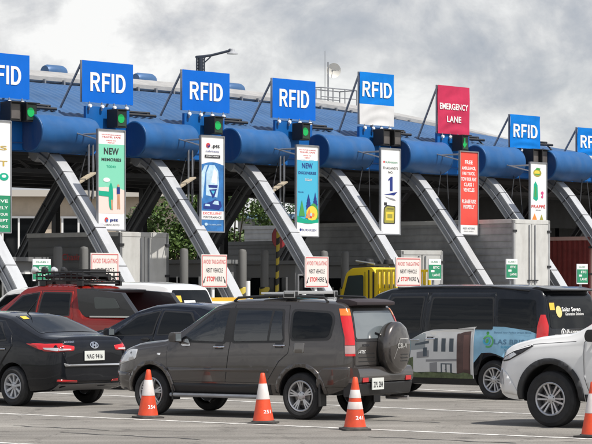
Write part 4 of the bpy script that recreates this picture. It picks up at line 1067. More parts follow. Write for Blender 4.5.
        for (x, ys, wd) in ((1.30, (.38, -.38), .50), (.32, (0,), 1.15)):
            for y in ys:
                m = MB(); m.prism(rpoly([(x-.05, .50), (x+.5, .50), (x+.5, .68), (x, .68)], .05), y-wd/2, y+wd/2, SEAT); m.prism(rpoly([(x-.02, .62), (x+.12, .62), (x-.02, 1.22), (x-.14, 1.20)], .05), y-wd/2, y+wd/2, SEAT)
                o = m.build('seat', s.root, smooth=40)
                for hy in ((y,) if len(ys) > 1 else (-.38, .38)):
                    m = MB(); m.prism(rpoly([(x-.14, 1.24), (x-.05, 1.24), (x-.09, 1.44), (x-.17, 1.43)], .03), hy-.13, hy+.13, SEAT); m.build('headrest', o, smooth=40)
        m = MB(); m.prism(rpoly([(2.0, .7), (2.45, .7), (2.45, 1.02), (2.1, 1.05), (1.98, .95)], .04), -.72, .72, BLACKP); d = m.build('dashboard', s.root, smooth=40)
        m = MB(); N = 20; m.tube([(1.88+.07*math.sin(2*math.pi*k/N), .38+.18*math.cos(2*math.pi*k/N), 1.0+.17*math.sin(2*math.pi*k/N)) for k in range(N+1)], .014, BLACKP, 6, cap=False); m.build('steering_wheel', s.root, smooth=60)
    def mirror(s, x, z, m, size=1.0):
        for sd, sg in (('L', 1), ('R', -1)):
            p, _ = s.cast(sd, x, z, 0); mb = MB(); c = p+Vector((-.02, sg*.13, .06))
            pts = [(-.05, -.10), (.02, -.11), (.07, -.05), (.07, .06), (.02, .11), (-.05, .10)]
            mb.prism(rpoly([(a*size, b*size) for a, b in [(-.06, -.075), (.05, -.07), (.07, .0), (.04, .07), (-.06, .075)]], .03), -sg*.095, sg*.095, m, 'xz')
            mb.v = [(v[0]+c.x, v[1]+c.y, v[2]+c.z) for v in mb.v]
            mb.tube([p, c], .025, BLACKP, 6); o = mb.build('mirror', s.root, smooth=40, bevel=.022)
            g = MB(); g.box((c.x-.062*size, c.y, c.z), (.006, .145*size, .105*size), GLASSL); g.build('mirror_glass', o)
    def plate(s, x, y, z, text, w=.36, h=.15, back=True):
        mb = MB(); mb.box((x, y, z), (.012, w, h), PLATE); sg = -1
        vs = MB(); vs.text(text, 0, 0, w*.8, h*.5, GRNINK if back else INK, bold=.02)
        mb.add([(x-.008, y-p[0], z+p[2]-.01) for p in vs.v], vs.f, INK); return mb.build('number_plate', s.root)

def paint(name, c, metallic=.0, rough=.28, dirt=.0, flake=0):
    return mat(name, c, rough, metal=metallic, coat=.5 if max(c) < .03 else 1.0, spec=.12, var=.03, dirt=dirt, dirtcol=tuple(min(1, x*.8+.06) for x in c))
LANE = R(180-38)
SEEG = bpy.data.materials.new('clear_tinted_glass'); SEEG.use_nodes = True
_n = SEEG.node_tree.nodes; _l = SEEG.node_tree.links; _n.clear()
_o = _n.new('ShaderNodeOutputMaterial'); _m = _n.new('ShaderNodeMixShader'); _t = _n.new('ShaderNodeBsdfTransparent'); _g = _n.new('ShaderNodeBsdfGlossy'); _f = _n.new('ShaderNodeFresnel')
_t.inputs[0].default_value = (.66, .74, .72, 1); _g.inputs['Roughness'].default_value = .02; _f.inputs[0].default_value = 2.1
_l.new(_f.outputs[0], _m.inputs[0]); _l.new(_t.outputs[0], _m.inputs[1]); _l.new(_g.outputs[0], _m.inputs[2]); _l.new(_m.outputs[0], _o.inputs[0])

# ---- brown-grey SUV
CRV = dict(cabin_front=2.42, wb=2.62, xr=-.10, R=.325, ra=.385, tumble=.30, er=.10, crown=.03,
    top=[(-.95, 1.04), (-.935, 1.12), (-.80, 1.50), (-.74, 1.585), (-.62, 1.615), (-.2, 1.64), (.6, 1.655), (1.25, 1.635), (1.52, 1.575), (2.28, 1.12), (2.40, 1.07), (2.9, 1.02), (3.25, .93), (3.40, .84), (3.46, .70)],
    belt=[(-.95, 1.05), (0, 1.05), (1.2, 1.02), (2.3, .98), (3.0, .90), (3.46, .64)],
    bottom=[(-.95, .46), (-.6, .34), (0, .31), (3.0, .30), (3.3, .34), (3.46, .42)],
    w=[(-.95, .80), (-.75, .855), (-.4, .875), (0, .885), (2.6, .885), (3.0, .855), (3.25, .78), (3.40, .68), (3.46, .58)])
GREYP = paint('grey_brown_metallic', (0.090, 0.082, 0.078), .65, .24, dirt=.10)
crv = Car('suv', 'grey brown SUV with a spare wheel on its tailgate, nearest car in the middle', 'car', CRV, GREYP, (0, 0, 0), 0, 1.04)
A = grd(302, 419.6); H0 = R(180-32); sc = .97; A = A + Vector((math.cos(H0), math.sin(H0), 0))*.10
def place(car, contact, side_track, heading, sc):      # contact = ground point under the left rear wheel
    f = Vector((math.cos(heading), math.sin(heading), 0)); l = Vector((-f.y, f.x, 0))
    p = contact - l*(side_track/2)*sc; car.root.location = p; car.root.rotation_euler = (0, 0, heading); car.root.scale = (sc,)*3
place(crv, A, 1.66, H0, sc); crv.root.scale = (.97, .97, 1.045)
crv.wheels((5, 'y'), RIM, 1.545, .43)
crv.arches(GREYP, .055, .022)
crv.door([(1.24, .50), (2.20, .50), (2.30, .62), (2.32, 1.03), (2.20, 1.12), (1.62, 1.50), (1.50, 1.56), (1.18, 1.58), (1.17, 1.02)], (1.36, .99), [(2.10, 1.08), (1.56, 1.45), (1.44, 1.50), (1.26, 1.51), (1.28, 1.06)], glassm=SEEG)
crv.door([(.50, .50), (1.225, .50), (1.155, 1.02), (1.165, 1.58), (.20, 1.575), (.10, 1.03), (.12, .92), (.28, .80), (.37, .68)], (.28, 1.02), [(1.10, 1.07), (1.11, 1.51), (.30, 1.50), (.22, 1.09)], glassm=SEEG)
for sd in 'LR':
    crv.patch('window_frame', rpoly([(.10, 1.08), (.14, 1.53), (-.56, 1.50), (-.64, 1.38), (-.60, 1.10)], .08), sd, .003, BLACKP)
    crv.patch('quarter_window', rpoly([(.06, 1.11), (.10, 1.50), (-.53, 1.47), (-.60, 1.37), (-.56, 1.14)], .07), sd, .006, GLASS)
    crv.patch('side_moulding', [(.46, .64), (2.30, .64), (2.30, .69), (.46, .69)], sd, .014, GREYP, thick=.012)
    crv.patch('sill_trim', [(.42, .33), (2.24, .33), (2.24, .47), (.42, .47)], sd, .010, BLACKP, thick=.01)
    crv.patch('rear_bumper_end', rpoly([(-.93, .46), (-.36, .44), (-.42, .66), (-.50, .72), (-.93, .74)], .04), sd, .016, GREYP, thick=.015)
crv.patch('fuel_flap', rpoly([(-.16, .92), (.02, .92), (.02, 1.06), (-.16, 1.06)], .03), 'L', .005, mat('grey_flap', (.15, .14, .13), .3, metal=.5, coat=1), thick=.004)
crv.patch('side_indicator', rpoly([(2.44, .86), (2.50, .86), (2.50, .89), (2.44, .89)], .01), 'L', .008, CLRL, thick=.006)
for (pg, n_, mt) in [(rpoly([(2.92, .80), (3.36, .70), (3.40, .80), (3.10, .93), (2.90, .94)], .03), 'headlight', CLRL)]:
    crv.patch(n_, pg, 'L', .008, mt, thick=.008); crv.patch(n_, pg, 'R', .008, mt, thick=.008)
crv.patch('front_bumper', rpoly([(2.98, .34), (3.42, .38), (3.44, .62), (3.04, .60)], .04), 'L', .012, GREYP, thick=.012)
SCR = rpoly([(2.20, -.62), (2.20, .62), (1.60, .50), (1.60, -.50)], .05)
crv.patch('windscreen', SCR, 'T', .006, SEEG)
crv.interior([[(2.10, 1.08), (1.56, 1.45), (1.44, 1.50), (1.26, 1.51), (1.28, 1.06)], [(1.10, 1.07), (1.11, 1.51), (.30, 1.50), (.22, 1.09)]], SCR)
for sd in 'LR':
    crv.patch('pillar_trim', [(1.125, 1.06), (1.13, 1.54), (1.235, 1.54), (1.25, 1.06)], sd, .0095, BLACKP)
    crv.patch('window_divider', [(.46, 1.08), (.44, 1.51), (.48, 1.51), (.50, 1.08)], sd, .012, BLACKP)
crv.patch('tailgate', rpoly([(-.72, .74), (.72, .74), (.74, 1.04), (.60, 1.55), (-.60, 1.55), (-.74, 1.04)], .05), 'B', .006, GREYP, thick=.005)
crv.patch('rear_window_frame', rpoly([(-.70, 1.08), (.70, 1.08), (.58, 1.54), (-.58, 1.54)], .06), 'B', .010, BLACKP)
crv.patch('rear_window', rpoly([(-.66, 1.12), (.66, 1.12), (.55, 1.50), (-.55, 1.50)], .05), 'B', .014, GLASSL)
def crvC(z):
    xr = -.94 if z < 1.12 else -.94 + (z-1.12)*.36
    return xr+.22, .80-.22-.30*max(0, z-1.05)
def zr_(a, b, n=7): return [a+(b-a)*k/n for k in range(n+1)]
F0 = lambda z: 118-8*(z-.9)/.6; F1 = lambda z: 150-6*(z-.9)/.6
crv.lamp('reversing_lamp', zr_(.92, 1.03), crvC, F0, F1, mat('smoky_lamp', (.42, .30, .29), .15, coat=.8))
crv.lamp('fog_lamp', zr_(.885, .918, 3), crvC, F0, F1, REDL)
crv.lamp('tail_light', zr_(1.035, 1.435), crvC, F0, F1, REDL, .016)
crv.lamp('indicator_lamp', zr_(1.44, 1.535), crvC, F0, F1, ORL)
# rear bumper, grooves, exhaust
m = MB(); pr = rpoly([(-.90, .84), (-1.05, .80), (-1.08, .66), (-1.05, .50), (-.88, .44)], .04)
m = MB(); m.prism(rpoly([(-.86, .52), (-.86, .74), (-1.05, .73), (-1.09, .62), (-1.08, .52)], .04), -.80, .80, GREYP); crv_b = m.build('rear_bumper', crv.root, smooth=30)
m = MB(); m.prism(rpoly([(-.80, .32), (-.80, .517), (-1.075, .517), (-1.03, .34)], .03), -.79, .79, BLACKP); m.build('lower_valance', crv.root, smooth=30)
m = MB(); m.box((-1.083, .64, .56), (.02, .16, .06), REDL); m.build('reflector', crv.root); m = MB(); m.box((-1.083, -.64, .56), (.02, .16, .06), REDL); m.build('reflector', crv.root)
m = MB()
for k in range(3):
    v, f = crv.patch_geo([(.12+.02*k, .80+.055*k), (.62, .80+.055*k), (.62, .812+.055*k), (.12+.02*k, .812+.055*k)], 'B', .0075); m.add(v, f, BLACKP)
m.build('tailgate_grooves', crv.root, recalc=False)
crv.plate(-1.10, .30, .50, 'ZPL 284', .34, .16)
m = MB(); m.tube([(-.75, -.56, .285), (-1.12, -.58, .28)], .032, CHROME, 12); m.build('exhaust_pipe', crv.root, smooth=40)
# spoiler and wiper
m = MB(); m.prism([(-.55, 1.67), (-.50, 1.60), (-.76, 1.565), (-.90, 1.585), (-.90, 1.625), (-.75, 1.66)], -.56, .56, mat('spoiler_dark', (.025, .016, .019), .55)); m.build('spoiler', crv.root, smooth=40, bevel=.008)
m = MB(); m.tube([crv.cast('B', -.35, 1.10, .03)[0], crv.cast('B', .10, 1.20, .03)[0]], .010, BLACKP, 6); m.build('wiper', crv.root)
# spare wheel with shell cover
sp = MB(); c = (0, -.26, .985)
sp.lathe([(.335, -.96), (.362, -1.00), (.368, -1.06), (.362, -1.12), (.335, -1.155), (.28, -1.172), (.16, -1.185), (.001, -1.19)], GREYP, 48, 'x', c)
spo = sp.build('spare_wheel', crv.root, smooth=50)
m = MB(); m.lathe([(.30, -.955), (.345, -.965), (.345, -1.0), (.30, -1.0)], TYRE, 40, 'x', c); m.build('tyre', spo, smooth=40)
m = MB()
def onshell(y, z):
    r_ = math.hypot(y, z); return -(1.19 if r_ < .16 else 1.185-(r_-.16)*.108 if r_ < .28 else 1.172-(r_-.28)*.31)-.004
vs, fs = text_geo('CR-V', .03); x0 = min(v[0] for v in vs); x1 = max(v[0] for v in vs); z0 = min(v[1] for v in vs); z1 = max(v[1] for v in vs)
tv = []
for v in vs:
    y_ = -((v[0]-x0)/(x1-x0)-.5)*.30-.02; z_ = ((v[1]-z0)/(z1-z0)-.5)*.075+.03; tv.append((onshell(y_, z_), c[1]+y_, c[2]+z_))
m.add(tv, fs, mat('grey_badge', (.55, .54, .52), .3, metal=.5))
for k in range(3):
    zz_ = -.10-.045*k; yy = [.02, -.20]
    P_ = [(yy[0], zz_), (yy[1], zz_), (yy[1], zz_+.014), (yy[0], zz_+.014)]; m.add([(onshell(a, b), c[1]+a, c[2]+b) for a, b in P_], [(0, 1, 2, 3)], BLACKP)
P_ = [(.21, -.16), (.05, .12), (-.22, .12)]
for (a, b), (d, e) in zip(P_, P_[1:]):
    n_ = 6
    for k in range(n_):
        q0 = (a+(d-a)*k/n_, b+(e-b)*k/n_); q1 = (a+(d-a)*(k+1)/n_, b+(e-b)*(k+1)/n_)
        m.add([(onshell(*q0), c[1]+q0[0], c[2]+q0[1]), (onshell(*q1), c[1]+q1[0], c[2]+q1[1]), (onshell(q1[0], q1[1]+.012), c[1]+q1[0], c[2]+q1[1]+.012), (onshell(q0[0], q0[1]+.012), c[1]+q0[0], c[2]+q0[1]+.012)], [(0, 1, 2, 3)], mat('grey_badge', (.55, .54, .52), .3, metal=.5))
m.build('lettering', spo, recalc=False)
m = MB(); crv.ptext(m, 'HONDA', 'B', .40, 1.03, .22, .035, .010, INK, .04); crv.ptext(m, 'i-VTEC', 'B', .52, .94, .20, .045, .010, WHITE, .01, shear=.3); m.build('badges', crv.root, recalc=False)
# roof rails and cross bar
m = MB()
for s_ in (1, -1):
    pts = [crv.cast('T', x, s_*.60, o_)[0] for x, o_ in ((1.25, .0), (1.18, .045), (.5, .06), (-.35, .055), (-.42, .0))]; m.tube(pts, .018, BLACKP, 8)
m.build('roof_rail', crv.root, smooth=40)
m = MB(); m.box((.25, 0, 1.755), (.16, 1.28, .045), mat('bar_silver', (.5, .5, .5), .35, metal=.5)); m.box((.25, .58, 1.73), (.2, .10, .10), BLACKP); m.box((.25, -.58, 1.73), (.2, .10, .10), BLACKP); m.build('cross_bar', crv.root, bevel=.01)
m = MB(); m.box((.55, .1, 1.745), (.5, .9, .03), WHITE); m.build('roof_board', crv.root)
crv.mirror(2.12, 1.06, mat('mirror_dark', (.05, .045, .045), .3, coat=.6), 1.0)
m = MB(); p, _ = crv.cast('L', 1.98, 1.02, .02)
v, f = crv.patch_geo(rpoly([(1.88, 1.0), (2.06, 1.0), (2.04, 1.09), (1.94, 1.10)], .03), 'L', .012); m.add(v, f, CHROME); m.build('mirror_base', crv.root, smooth=40)
m = MB(); m.tube([(.55, .87, .30), (2.25, .87, .30)], .03, STEEL, 8); m.build('side_step', crv.root, smooth=40)
for s_ in (1, -1):
    m = MB(); m.box((-.44, s_*.80, .34), (.02, .2, .30), BLACKP); m.build('mud_flap', crv.root); m = MB(); m.box((2.20, s_*.80, .34), (.02, .2, .22), BLACKP); m.build('mud_flap', crv.root)

# ---- black saloon at left
SAL = dict(wb=2.58, R=.315, ra=.355, tumble=.48, er=.12, crown=.03,
    top=[(-.98, .90), (-.95, 1.03), (-.90, 1.075), (-.52, 1.10), (-.30, 1.17), (.32, 1.39), (.70, 1.44), (1.2, 1.46), (1.75, 1.42), (2.70, 1.0), (2.9, .94), (3.3, .80), (3.42, .62)],
    belt=[(-.98, .93), (0, .98), (1, .95), (2.6, .90), (3.42, .58)],
    bottom=[(-.98, .36), (-.7, .25), (0, .20), (3, .18), (3.42, .26)],
    w=[(-.98, .70), (-.85, .785), (-.5, .835), (0, .86), (2.5, .86), (3.0, .80), (3.42, .55)])
BLKP = paint('black_gloss', (0.008, 0.009, 0.012), .0, .2, dirt=.06)
sal = Car('saloon', 'glossy black saloon at the left edge showing its boot and red tail lights', 'car', SAL, BLKP, (0, 0, 0), 0)
place(sal, grd(14.5, 406), 1.62, R(180-43), 1.02)
sal.wheels((9, 'single'), mat('rim_silver', (.46, .47, .49), .4, metal=.5), 1.50, .40)
sal.door([(.42, .32), (1.05, .30), (1.12, .9), (1.06, 1.38), (.45, 1.34), (.12, 1.14), (.02, .95), (.30, .62)], (.28, .90), [(1.02, .99), (.98, 1.33), (.52, 1.29), (.20, 1.06)])
sal.door([(1.07, .30), (2.20, .30), (2.28, .92), (1.75, 1.32), (1.08, 1.38), (1.14, .9)], (1.28, .88), [(2.10, .97), (1.68, 1.27), (1.12, 1.33), (1.15, .99)])
for sd in 'LR':
    sal.patch('tail_light', rpoly([(-.94, .86), (-.60, .90), (-.28, .99), (-.52, .985), (-.94, 1.0)], .02), sd, .012, REDL, thick=.012)
    sal.patch('lamp_inner', rpoly([(-.93, .88), (-.70, .905), (-.66, .93), (-.93, .93)], .015), sd, .015, CLRL)
for s_ in (1, -1):
    sal.patch('rear_lamp', rpoly([(s_*.80, .87), (s_*.80, 1.0), (s_*.42, .955), (s_*.44, .88)], .02), 'B', .012, REDL, thick=.012)
    sal.patch('lamp_inner', rpoly([(s_*.78, .885), (s_*.78, .92), (s_*.50, .915), (s_*.50, .895)], .01), 'B', .015, CLRL)
    sal.patch('reflector', rpoly([(s_*.36, .385), (s_*.72, .40), (s_*.72, .435), (s_*.38, .42)], .01), 'B', .012, REDL, thick=.01)
sal.patch('boot_lid', rpoly([(-.60, .66), (.60, .66), (.66, .86), (.64, 1.04), (-.64, 1.04), (-.66, .86)], .04), 'B', .006, BLKP, thick=.005)
sal.patch('chrome_strip', rpoly([(-.62, .64), (.62, .64), (.64, .69), (.55, .668), (-.62, .668)], .01), 'B', .02, mat('strip_grey', (.55, .56, .58), .25, metal=.6, coat=.5), thick=.02)
sal.patch('lower_bumper', rpoly([(-.66, .25), (.66, .25), (.70, .36), (-.70, .36)], .03), 'B', .012, mat('diffuser_grey', (.16, .16, .165), .5), thick=.012)
sal.patch('rear_window', rpoly([(.40, -.46), (.40, .46), (-.40, .62), (-.40, -.62)], .06), 'T', .005, GLASS)
sal.patch('windscreen', rpoly([(1.80, -.5), (1.80, .5), (2.62, .66), (2.62, -.66)], .06), 'T', .005, GLASS)
sal.patch('window_sticker', [(.30, .32), (.30, .44), (.18, .46), (.18, .34)], 'T', .009, STICK)
p, _ = sal.cast('B', 0, .80, .012); sal.plate(p.x-.01, .02, .80, 'NAG 9416', .42, .15)
m = MB()
for r0, r1, mt in ((.052, .068, CHROME),):
    N = 28; vs = []; rim_ = []
    for k in range(N):
        th = 2*math.pi*k/N
        for r_ in (r0, r1): vs.append(tuple(sal.cast('B', r_*1.3*math.cos(th), .965+r_*math.sin(th)*.8, .014)[0]))
    m.add(vs, [(2*k, 2*k+1, 2*((k+1) % N)+1, 2*((k+1) % N)) for k in range(N)], mt)
sal.ptext(m, 'H', 'B', 0, .965, .09, .08, .015, CHROME, .05, shear=.35); sal.ptext(m, 'ACCENT', 'B', .50, 1.02, .20, .03, .014, CHROME, .02); m.build('emblem', sal.root, recalc=False)
m = MB(); p, _ = sal.cast('T', .62, 0, 0); m.tube([p, p+Vector((-.22, 0, .20))], [.012, .005], BLACKP, 6); m.build('aerial', sal.root)
sal.mirror(2.15, .96, BLKP)
# ---- white SUV at right
FOR = dict(wb=2.745, R=.385, ra=.455, tumble=.28, er=.12, crown=.035, zlift=.03,
    top=[(-1.02, 1.05), (-.98, 1.2), (-.78, 1.75), (-.6, 1.80), (0, 1.84), (1.2, 1.84), (1.6, 1.79), (2.30, 1.34), (2.48, 1.27), (3.0, 1.215), (3.35, 1.14), (3.60, 1.05), (3.70, .93), (3.74, .78)],
    belt=[(-1.02, 1.1), (0, 1.16), (1.2, 1.12), (2.5, 1.10), (3.1, 1.05), (3.5, .92), (3.68, .70)],
    bottom=[(-1.02, .5), (-.6, .38), (0, .34), (3.2, .33), (3.5, .36), (3.68, .44)],
    w=[(-1.02, .82), (-.8, .90), (0, .925), (2.75, .925), (3.15, .91), (3.45, .86), (3.62, .78), (3.74, .62)])
WHTP = paint('white_pearl', (0.74, 0.74, 0.73), .0, .25, dirt=.05)
fo = Car('suv', 'white SUV entering from the right edge with black wheel arch trim', 'car', FOR, WHTP, (0, 0, 0), 0)
hd = R(180-36); sc = 1.0; fc = grd(551.5, 427.2); f_ = Vector((math.cos(hd), math.sin(hd), 0))
place(fo, fc - f_*2.745*sc, 1.74, hd, sc)
fo.wheels((6, 'double'), RIM, 1.62, .46)
CLAD = mat('cladding_black', (.025, .026, .028), .6)
fo.arches(CLAD, .075, .025)
fo.door([(1.15, .48), (2.12, .48), (2.20, .7), (2.22, 1.16), (1.65, 1.68), (1.12, 1.74), (1.08, 1.14)], (1.30, 1.06), [(2.10, 1.22), (1.62, 1.64), (1.18, 1.69), (1.16, 1.20)])
fo.door([(.50, .48), (1.13, .48), (1.06, 1.14), (1.10, 1.74), (.05, 1.72), (-.02, 1.14), (.30, .90)], (.22, 1.08), [(1.04, 1.20), (1.04, 1.69), (.16, 1.66), (.10, 1.22)])
for sd in 'LR':
    hl = fo.patch('headlight', rpoly([(3.02, 1.11), (3.10, 1.12), (3.40, 1.03), (3.60, .93), (3.58, .88), (3.44, .90), (3.22, 1.00)], .015), sd, .008, INK, thick=.008)
    fo.patch('lens', rpoly([(3.36, 1.015), (3.56, .935), (3.56, .90), (3.42, .925), (3.30, .985)], .012), sd, .012, CLRL, parent=hl)
    fo.patch('running_light', rpoly([(3.06, 1.105), (3.36, 1.03), (3.56, .945), (3.56, .955), (3.36, 1.042), (3.08, 1.115)], .004), sd, .013, WHITE, parent=hl)
    fo.patch('sill_trim', [(.5, .36), (2.2, .36), (2.2, .46), (.5, .46)], sd, .012, CLAD, thick=.01)
    fo.patch('bumper_corner', rpoly([(3.24, .42), (3.60, .45), (3.66, .62), (3.62, .80), (3.48, .74), (3.36, .60)], .04), sd, .014, WHTP, thick=.014)
    fo.patch('fog_recess', rpoly([(3.52, .56), (3.62, .58), (3.62, .76), (3.56, .78)], .02), sd, .018, mat('fog_bezel', (.45, .46, .48), .25, coat=.6, metal=.3))
    fo.patch('bonnet_gap', [(2.35, 1.175), (3.05, 1.125), (3.05, 1.131), (2.35, 1.181)], sd, .003, BLACKP)
fo.patch('windscreen', rpoly([(1.66, -.58), (1.66, .58), (2.28, .70), (2.28, -.70)], .06), 'T', .006, GLASS)
fo.patch('grille', rpoly([(-.50, .62), (.50, .62), (.56, .96), (-.56, .96)], .04), 'F', .01, BLACKP, thick=.01)
fo.mirror(2.05, 1.20, BLACKP, 1.15)
# ---- black van
VAN = dict(wb=3.20, R=.335, ra=.385, tumble=.20, er=.14, crown=.035, zlift=.03,
    top=[(-1.04, 1.02), (-1.02, 1.25), (-.90, 1.78), (-.82, 1.87), (-.65, 1.90), (0, 1.925), (1.8, 1.925), (2.35, 1.89), (2.65, 1.80), (3.45, 1.26), (3.62, 1.16), (3.95, 1.02), (4.08, .80)],
    belt=[(-1.04, 1.06), (0, 1.12), (2.5, 1.10), (3.4, 1.05), (3.8, .92), (4.08, .66)],
    bottom=[(-1.04, .40), (-.7, .27), (0, .22), (3.6, .22), (4.08, .32)],
    w=[(-1.04, .84), (-.8, .93), (0, .96), (3.0, .96), (3.5, .90), (3.9, .76), (4.08, .6)])
VANP = paint('black_van_paint', (0.012, 0.014, 0.018), .1, .26, dirt=.10)
van = Car('van', 'long black van with a printed white house advert along its side', 'van', VAN, VANP, (0, 0, 0), 0)
place(van, grd(495, 399.6), 1.80, R(180-40), 1.0)
van.wheels((6, 'double'), RIM, 1.70, .43)
van.door([(.35, .42), (1.46, .36), (1.50, 1.1), (1.46, 1.82), (.06, 1.82), (-.05, 1.1), (.18, .85)], (1.34, 1.02), [(1.38, 1.19), (1.36, 1.72), (.10, 1.72), (.02, 1.19)], name='sliding_door')
van.door([(1.49, .36), (2.60, .34), (2.72, .60), (2.74, 1.12), (2.32, 1.80), (1.50, 1.82), (1.54, 1.1)], (1.68, 1.00), [(2.62, 1.18), (2.24, 1.72), (1.58, 1.73), (1.60, 1.18)])
for sd in 'LR':
    van.patch('rear_side_window', rpoly([(-.08, 1.20), (-.02, 1.72), (-.76, 1.70), (-.84, 1.24)], .05), sd, .006, GLASS)
def vanC(z): return (-1.02 if z < 1.25 else -1.02+(z-1.25)*.22)+.25, .84-.25-.2*max(0, z-1.08)+.03
van.lamp('tail_light', zr_(1.0, 1.45), vanC, lambda z: 106+14*max(0, z-1.25)/.2, lambda z: 144-10*max(0, z-1.25)/.2, REDL, .022)
van.patch('tailgate', rpoly([(-.76, .66), (.76, .66), (.78, 1.08), (.70, 1.80), (-.70, 1.80), (-.78, 1.08)], .06), 'B', .006, VANP, thick=.005)
van.patch('rear_window', rpoly([(-.72, 1.22), (.72, 1.22), (.67, 1.72), (-.67, 1.72)], .06), 'B', .011, GLASS)
van.patch('windscreen', rpoly([(2.75, -.62), (2.75, .62), (3.42, .74), (3.42, -.74)], .06), 'T', .006, GLASS)
m = MB(); m.prism([(-.70, 1.925), (-.60, 1.90), (-.80, 1.84), (-.99, 1.85), (-1.0, 1.875)], -.68, .68, VANP); m.build('spoiler', van.root, smooth=40, bevel=.01)
m = MB()
for s_ in (1, -1): m.tube([van.cast('T', x, s_*.74, .02)[0] for x in (2.2, 1.2, .2, -.6)], .015, BLACKP, 6)
m.build('roof_rail', van.root)
m = MB(); m.box((-1.055, 0, .50), (.10, 1.7, .26), VANP); m.build('rear_bumper', van.root, bevel=.03)
# printed advert
WALLP = mat('print_wall', (.64, .64, .63), .45, var=.06, vscale=3); ROOFP = mat('print_offwhite', (.68, .66, .62), .45); BRNP = mat('print_brown', (.085, .045, .04), .45, var=.3, vscale=8); SKYP = mat('print_sky', (.24, .46, .62), .4, var=.25, vscale=1.6)
WINP = mat('print_window', (.07, .09, .11), .4); GRSP = mat('print_hedge', (.10, .13, .06), .5, var=.5, vscale=10); SHP = mat('print_shade', (.26, .26, .27), .5)
it = []
def ad(poly, mt, o_=0): it.append((poly, 'L', .0085+.0012*o_, mt))
ad([(.42, .35), (2.05, .35), (2.02, .78), (1.80, .98), (1.50, 1.13), (1.28, 1.18), (.42, 1.22)], WALLP)
ad([(-.93, .55), (-.42, .50), (-.36, .64), (-.22, .72), (-.05, .78), (.06, .80), (.24, .79), (.40, .62), (.415, .42), (.42, 1.25), (-.2, 1.24), (-.7, 1.18), (-.93, 1.10)], SKYP)
ad([(1.44, .84), (2.0, .80), (1.78, .99), (1.50, 1.12), (1.44, 1.12)], mat('print_grey_sky', (.30, .33, .34), .45), 1)
ad([(.36, 1.24), (1.36, 1.14), (1.30, 1.085), (.44, 1.16)], ROOFP, 2)
ad([(.47, .36), (.76, .36), (.76, 1.13), (.47, 1.16)], BRNP, 2)
ad([(.50, .50), (.62, .50), (.62, 1.1), (.50, 1.12)], mat('print_brick', (.14, .07, .06), .5), 3)
for k in range(3): ad([(.83+.17*k, .80), (.92+.17*k, .80), (.92+.17*k, 1.03), (.83+.17*k, 1.03)], WINP, 2)
ad([(.76, .64), (1.42, .62), (1.42, .66), (.76, .68)], SHP, 2)
ad([(.86, .42), (1.10, .42), (1.10, .60), (.86, .60)], WINP, 2); ad([(.90, .44), (.97, .44), (.97, .58), (.90, .58)], WALLP, 3); ad([(1.0, .44), (1.07, .44), (1.07, .58), (1.0, .58)], WALLP, 3)
ad([(1.36, .94), (1.66, .90), (1.66, .93), (1.36, .99)], WINP, 3); ad([(1.36, .70), (1.62, .68), (1.62, .78), (1.36, .82)], SHP, 3); ad([(1.40, .72), (1.48, .71), (1.48, .86), (1.40, .87)], WINP, 4)
ad([(1.18, .40), (1.34, .40), (1.34, .60), (1.18, .62)], SHP, 2); ad([(1.70, .44), (1.86, .42), (1.86, .66), (1.70, .70)], mat('print_hedge', (.10, .13, .06), .5), 2)
hed = [(.42, .345)] + [(.42+.1*k, .40+.05*abs(math.sin(k*2.3))) for k in range(17)] + [(2.05, .345)]
ad(hed[::-1], GRSP, 4)
ad([(.40, .35), (.42, .35), (.42, 1.235), (.40, 1.235)], WHITE, 4)
adv = van.multi('side_advert', it, grid=.09)
m = MB()
def ring(cx, cz, r0, r1, a0, a1, mt, off=.014):
    N = 22; vs = []
    for k in range(N+1):
        th = a0+(a1-a0)*k/N
        for r_ in (r0, r1): vs.append(tuple(van.cast('L', cx+r_*math.cos(th), cz+r_*math.sin(th)*.95, off)[0]))
    m.add(vs, [(2*k, 2*k+1, 2*k+3, 2*k+2) for k in range(N)], mt)
ring(.10, .99, .085, .115, .4, 5.2, mat('print_leafgreen', (.10, .42, .12), .4)); ring(.10, .99, .0, .05, 0, 6.28, mat('print_leafgreen', (.10, .42, .12), .4)); ring(.13, 1.0, .045, .075, 2.2, 6.6, SKYB, .0155); ring(.12, 1.13, .0, .03, 0, 6.28, GRP)
van.ptext(m, 'LAS BRISAS', 'L', -.42, .985, .80, .085, .014, mat('print_blue_ink', (.10, .22, .34), .5), .02)
van.ptext(m, 'Beyond Your Perfect Dream Home', 'L', -.38, 1.14, .74, .04, .014, mat('print_blue_ink', (.10, .22, .34), .5), .01)
van.ptext(m, 'SUBDIVISION', 'L', -.36, .895, .40, .035, .014, SKYB, .01); van.ptext(m, 'San Jose City', 'L', -.42, .84, .38, .04, .014, mat('print_blue_ink', (.10, .22, .34), .5), .01)
m.build('lettering', adv, recalc=False)
m = MB()
v, f = van.patch_geo([(.66, 1.65), (.52, 1.65), (.53, 1.53), (.67, 1.53)], 'B', .016); m.add(v, f, STICK)
v, f = van.patch_geo(ell(.42, 1.50, .085, .10), 'B', .016); m.add(v, f, mat('cream_disc', (.68, .56, .22), .5))
van.ptext(m, 'Solar Seven', 'B', .04, 1.54, .56, .075, .016, WHITE, .02); van.ptext(m, 'Generation Solutions', 'B', -.04, 1.46, .56, .05, .016, WHITE, .01, shear=.3)
v, f = van.patch_geo(ell(.36, 1.14, .07, .075), 'B', .013); m.add(v, f, WHITE); v, f = van.patch_geo(ell(.36, 1.14, .053, .058), 'B', .0145); m.add(v, f, INK)
v, f = van.patch_geo([(.385, 1.175), (.365, 1.185), (.352, 1.15), (.36, 1.12), (.345, 1.10), (.33, 1.09), (.355, 1.085), (.38, 1.12)][::-1], 'B', .016); m.add(v, f, WHITE)
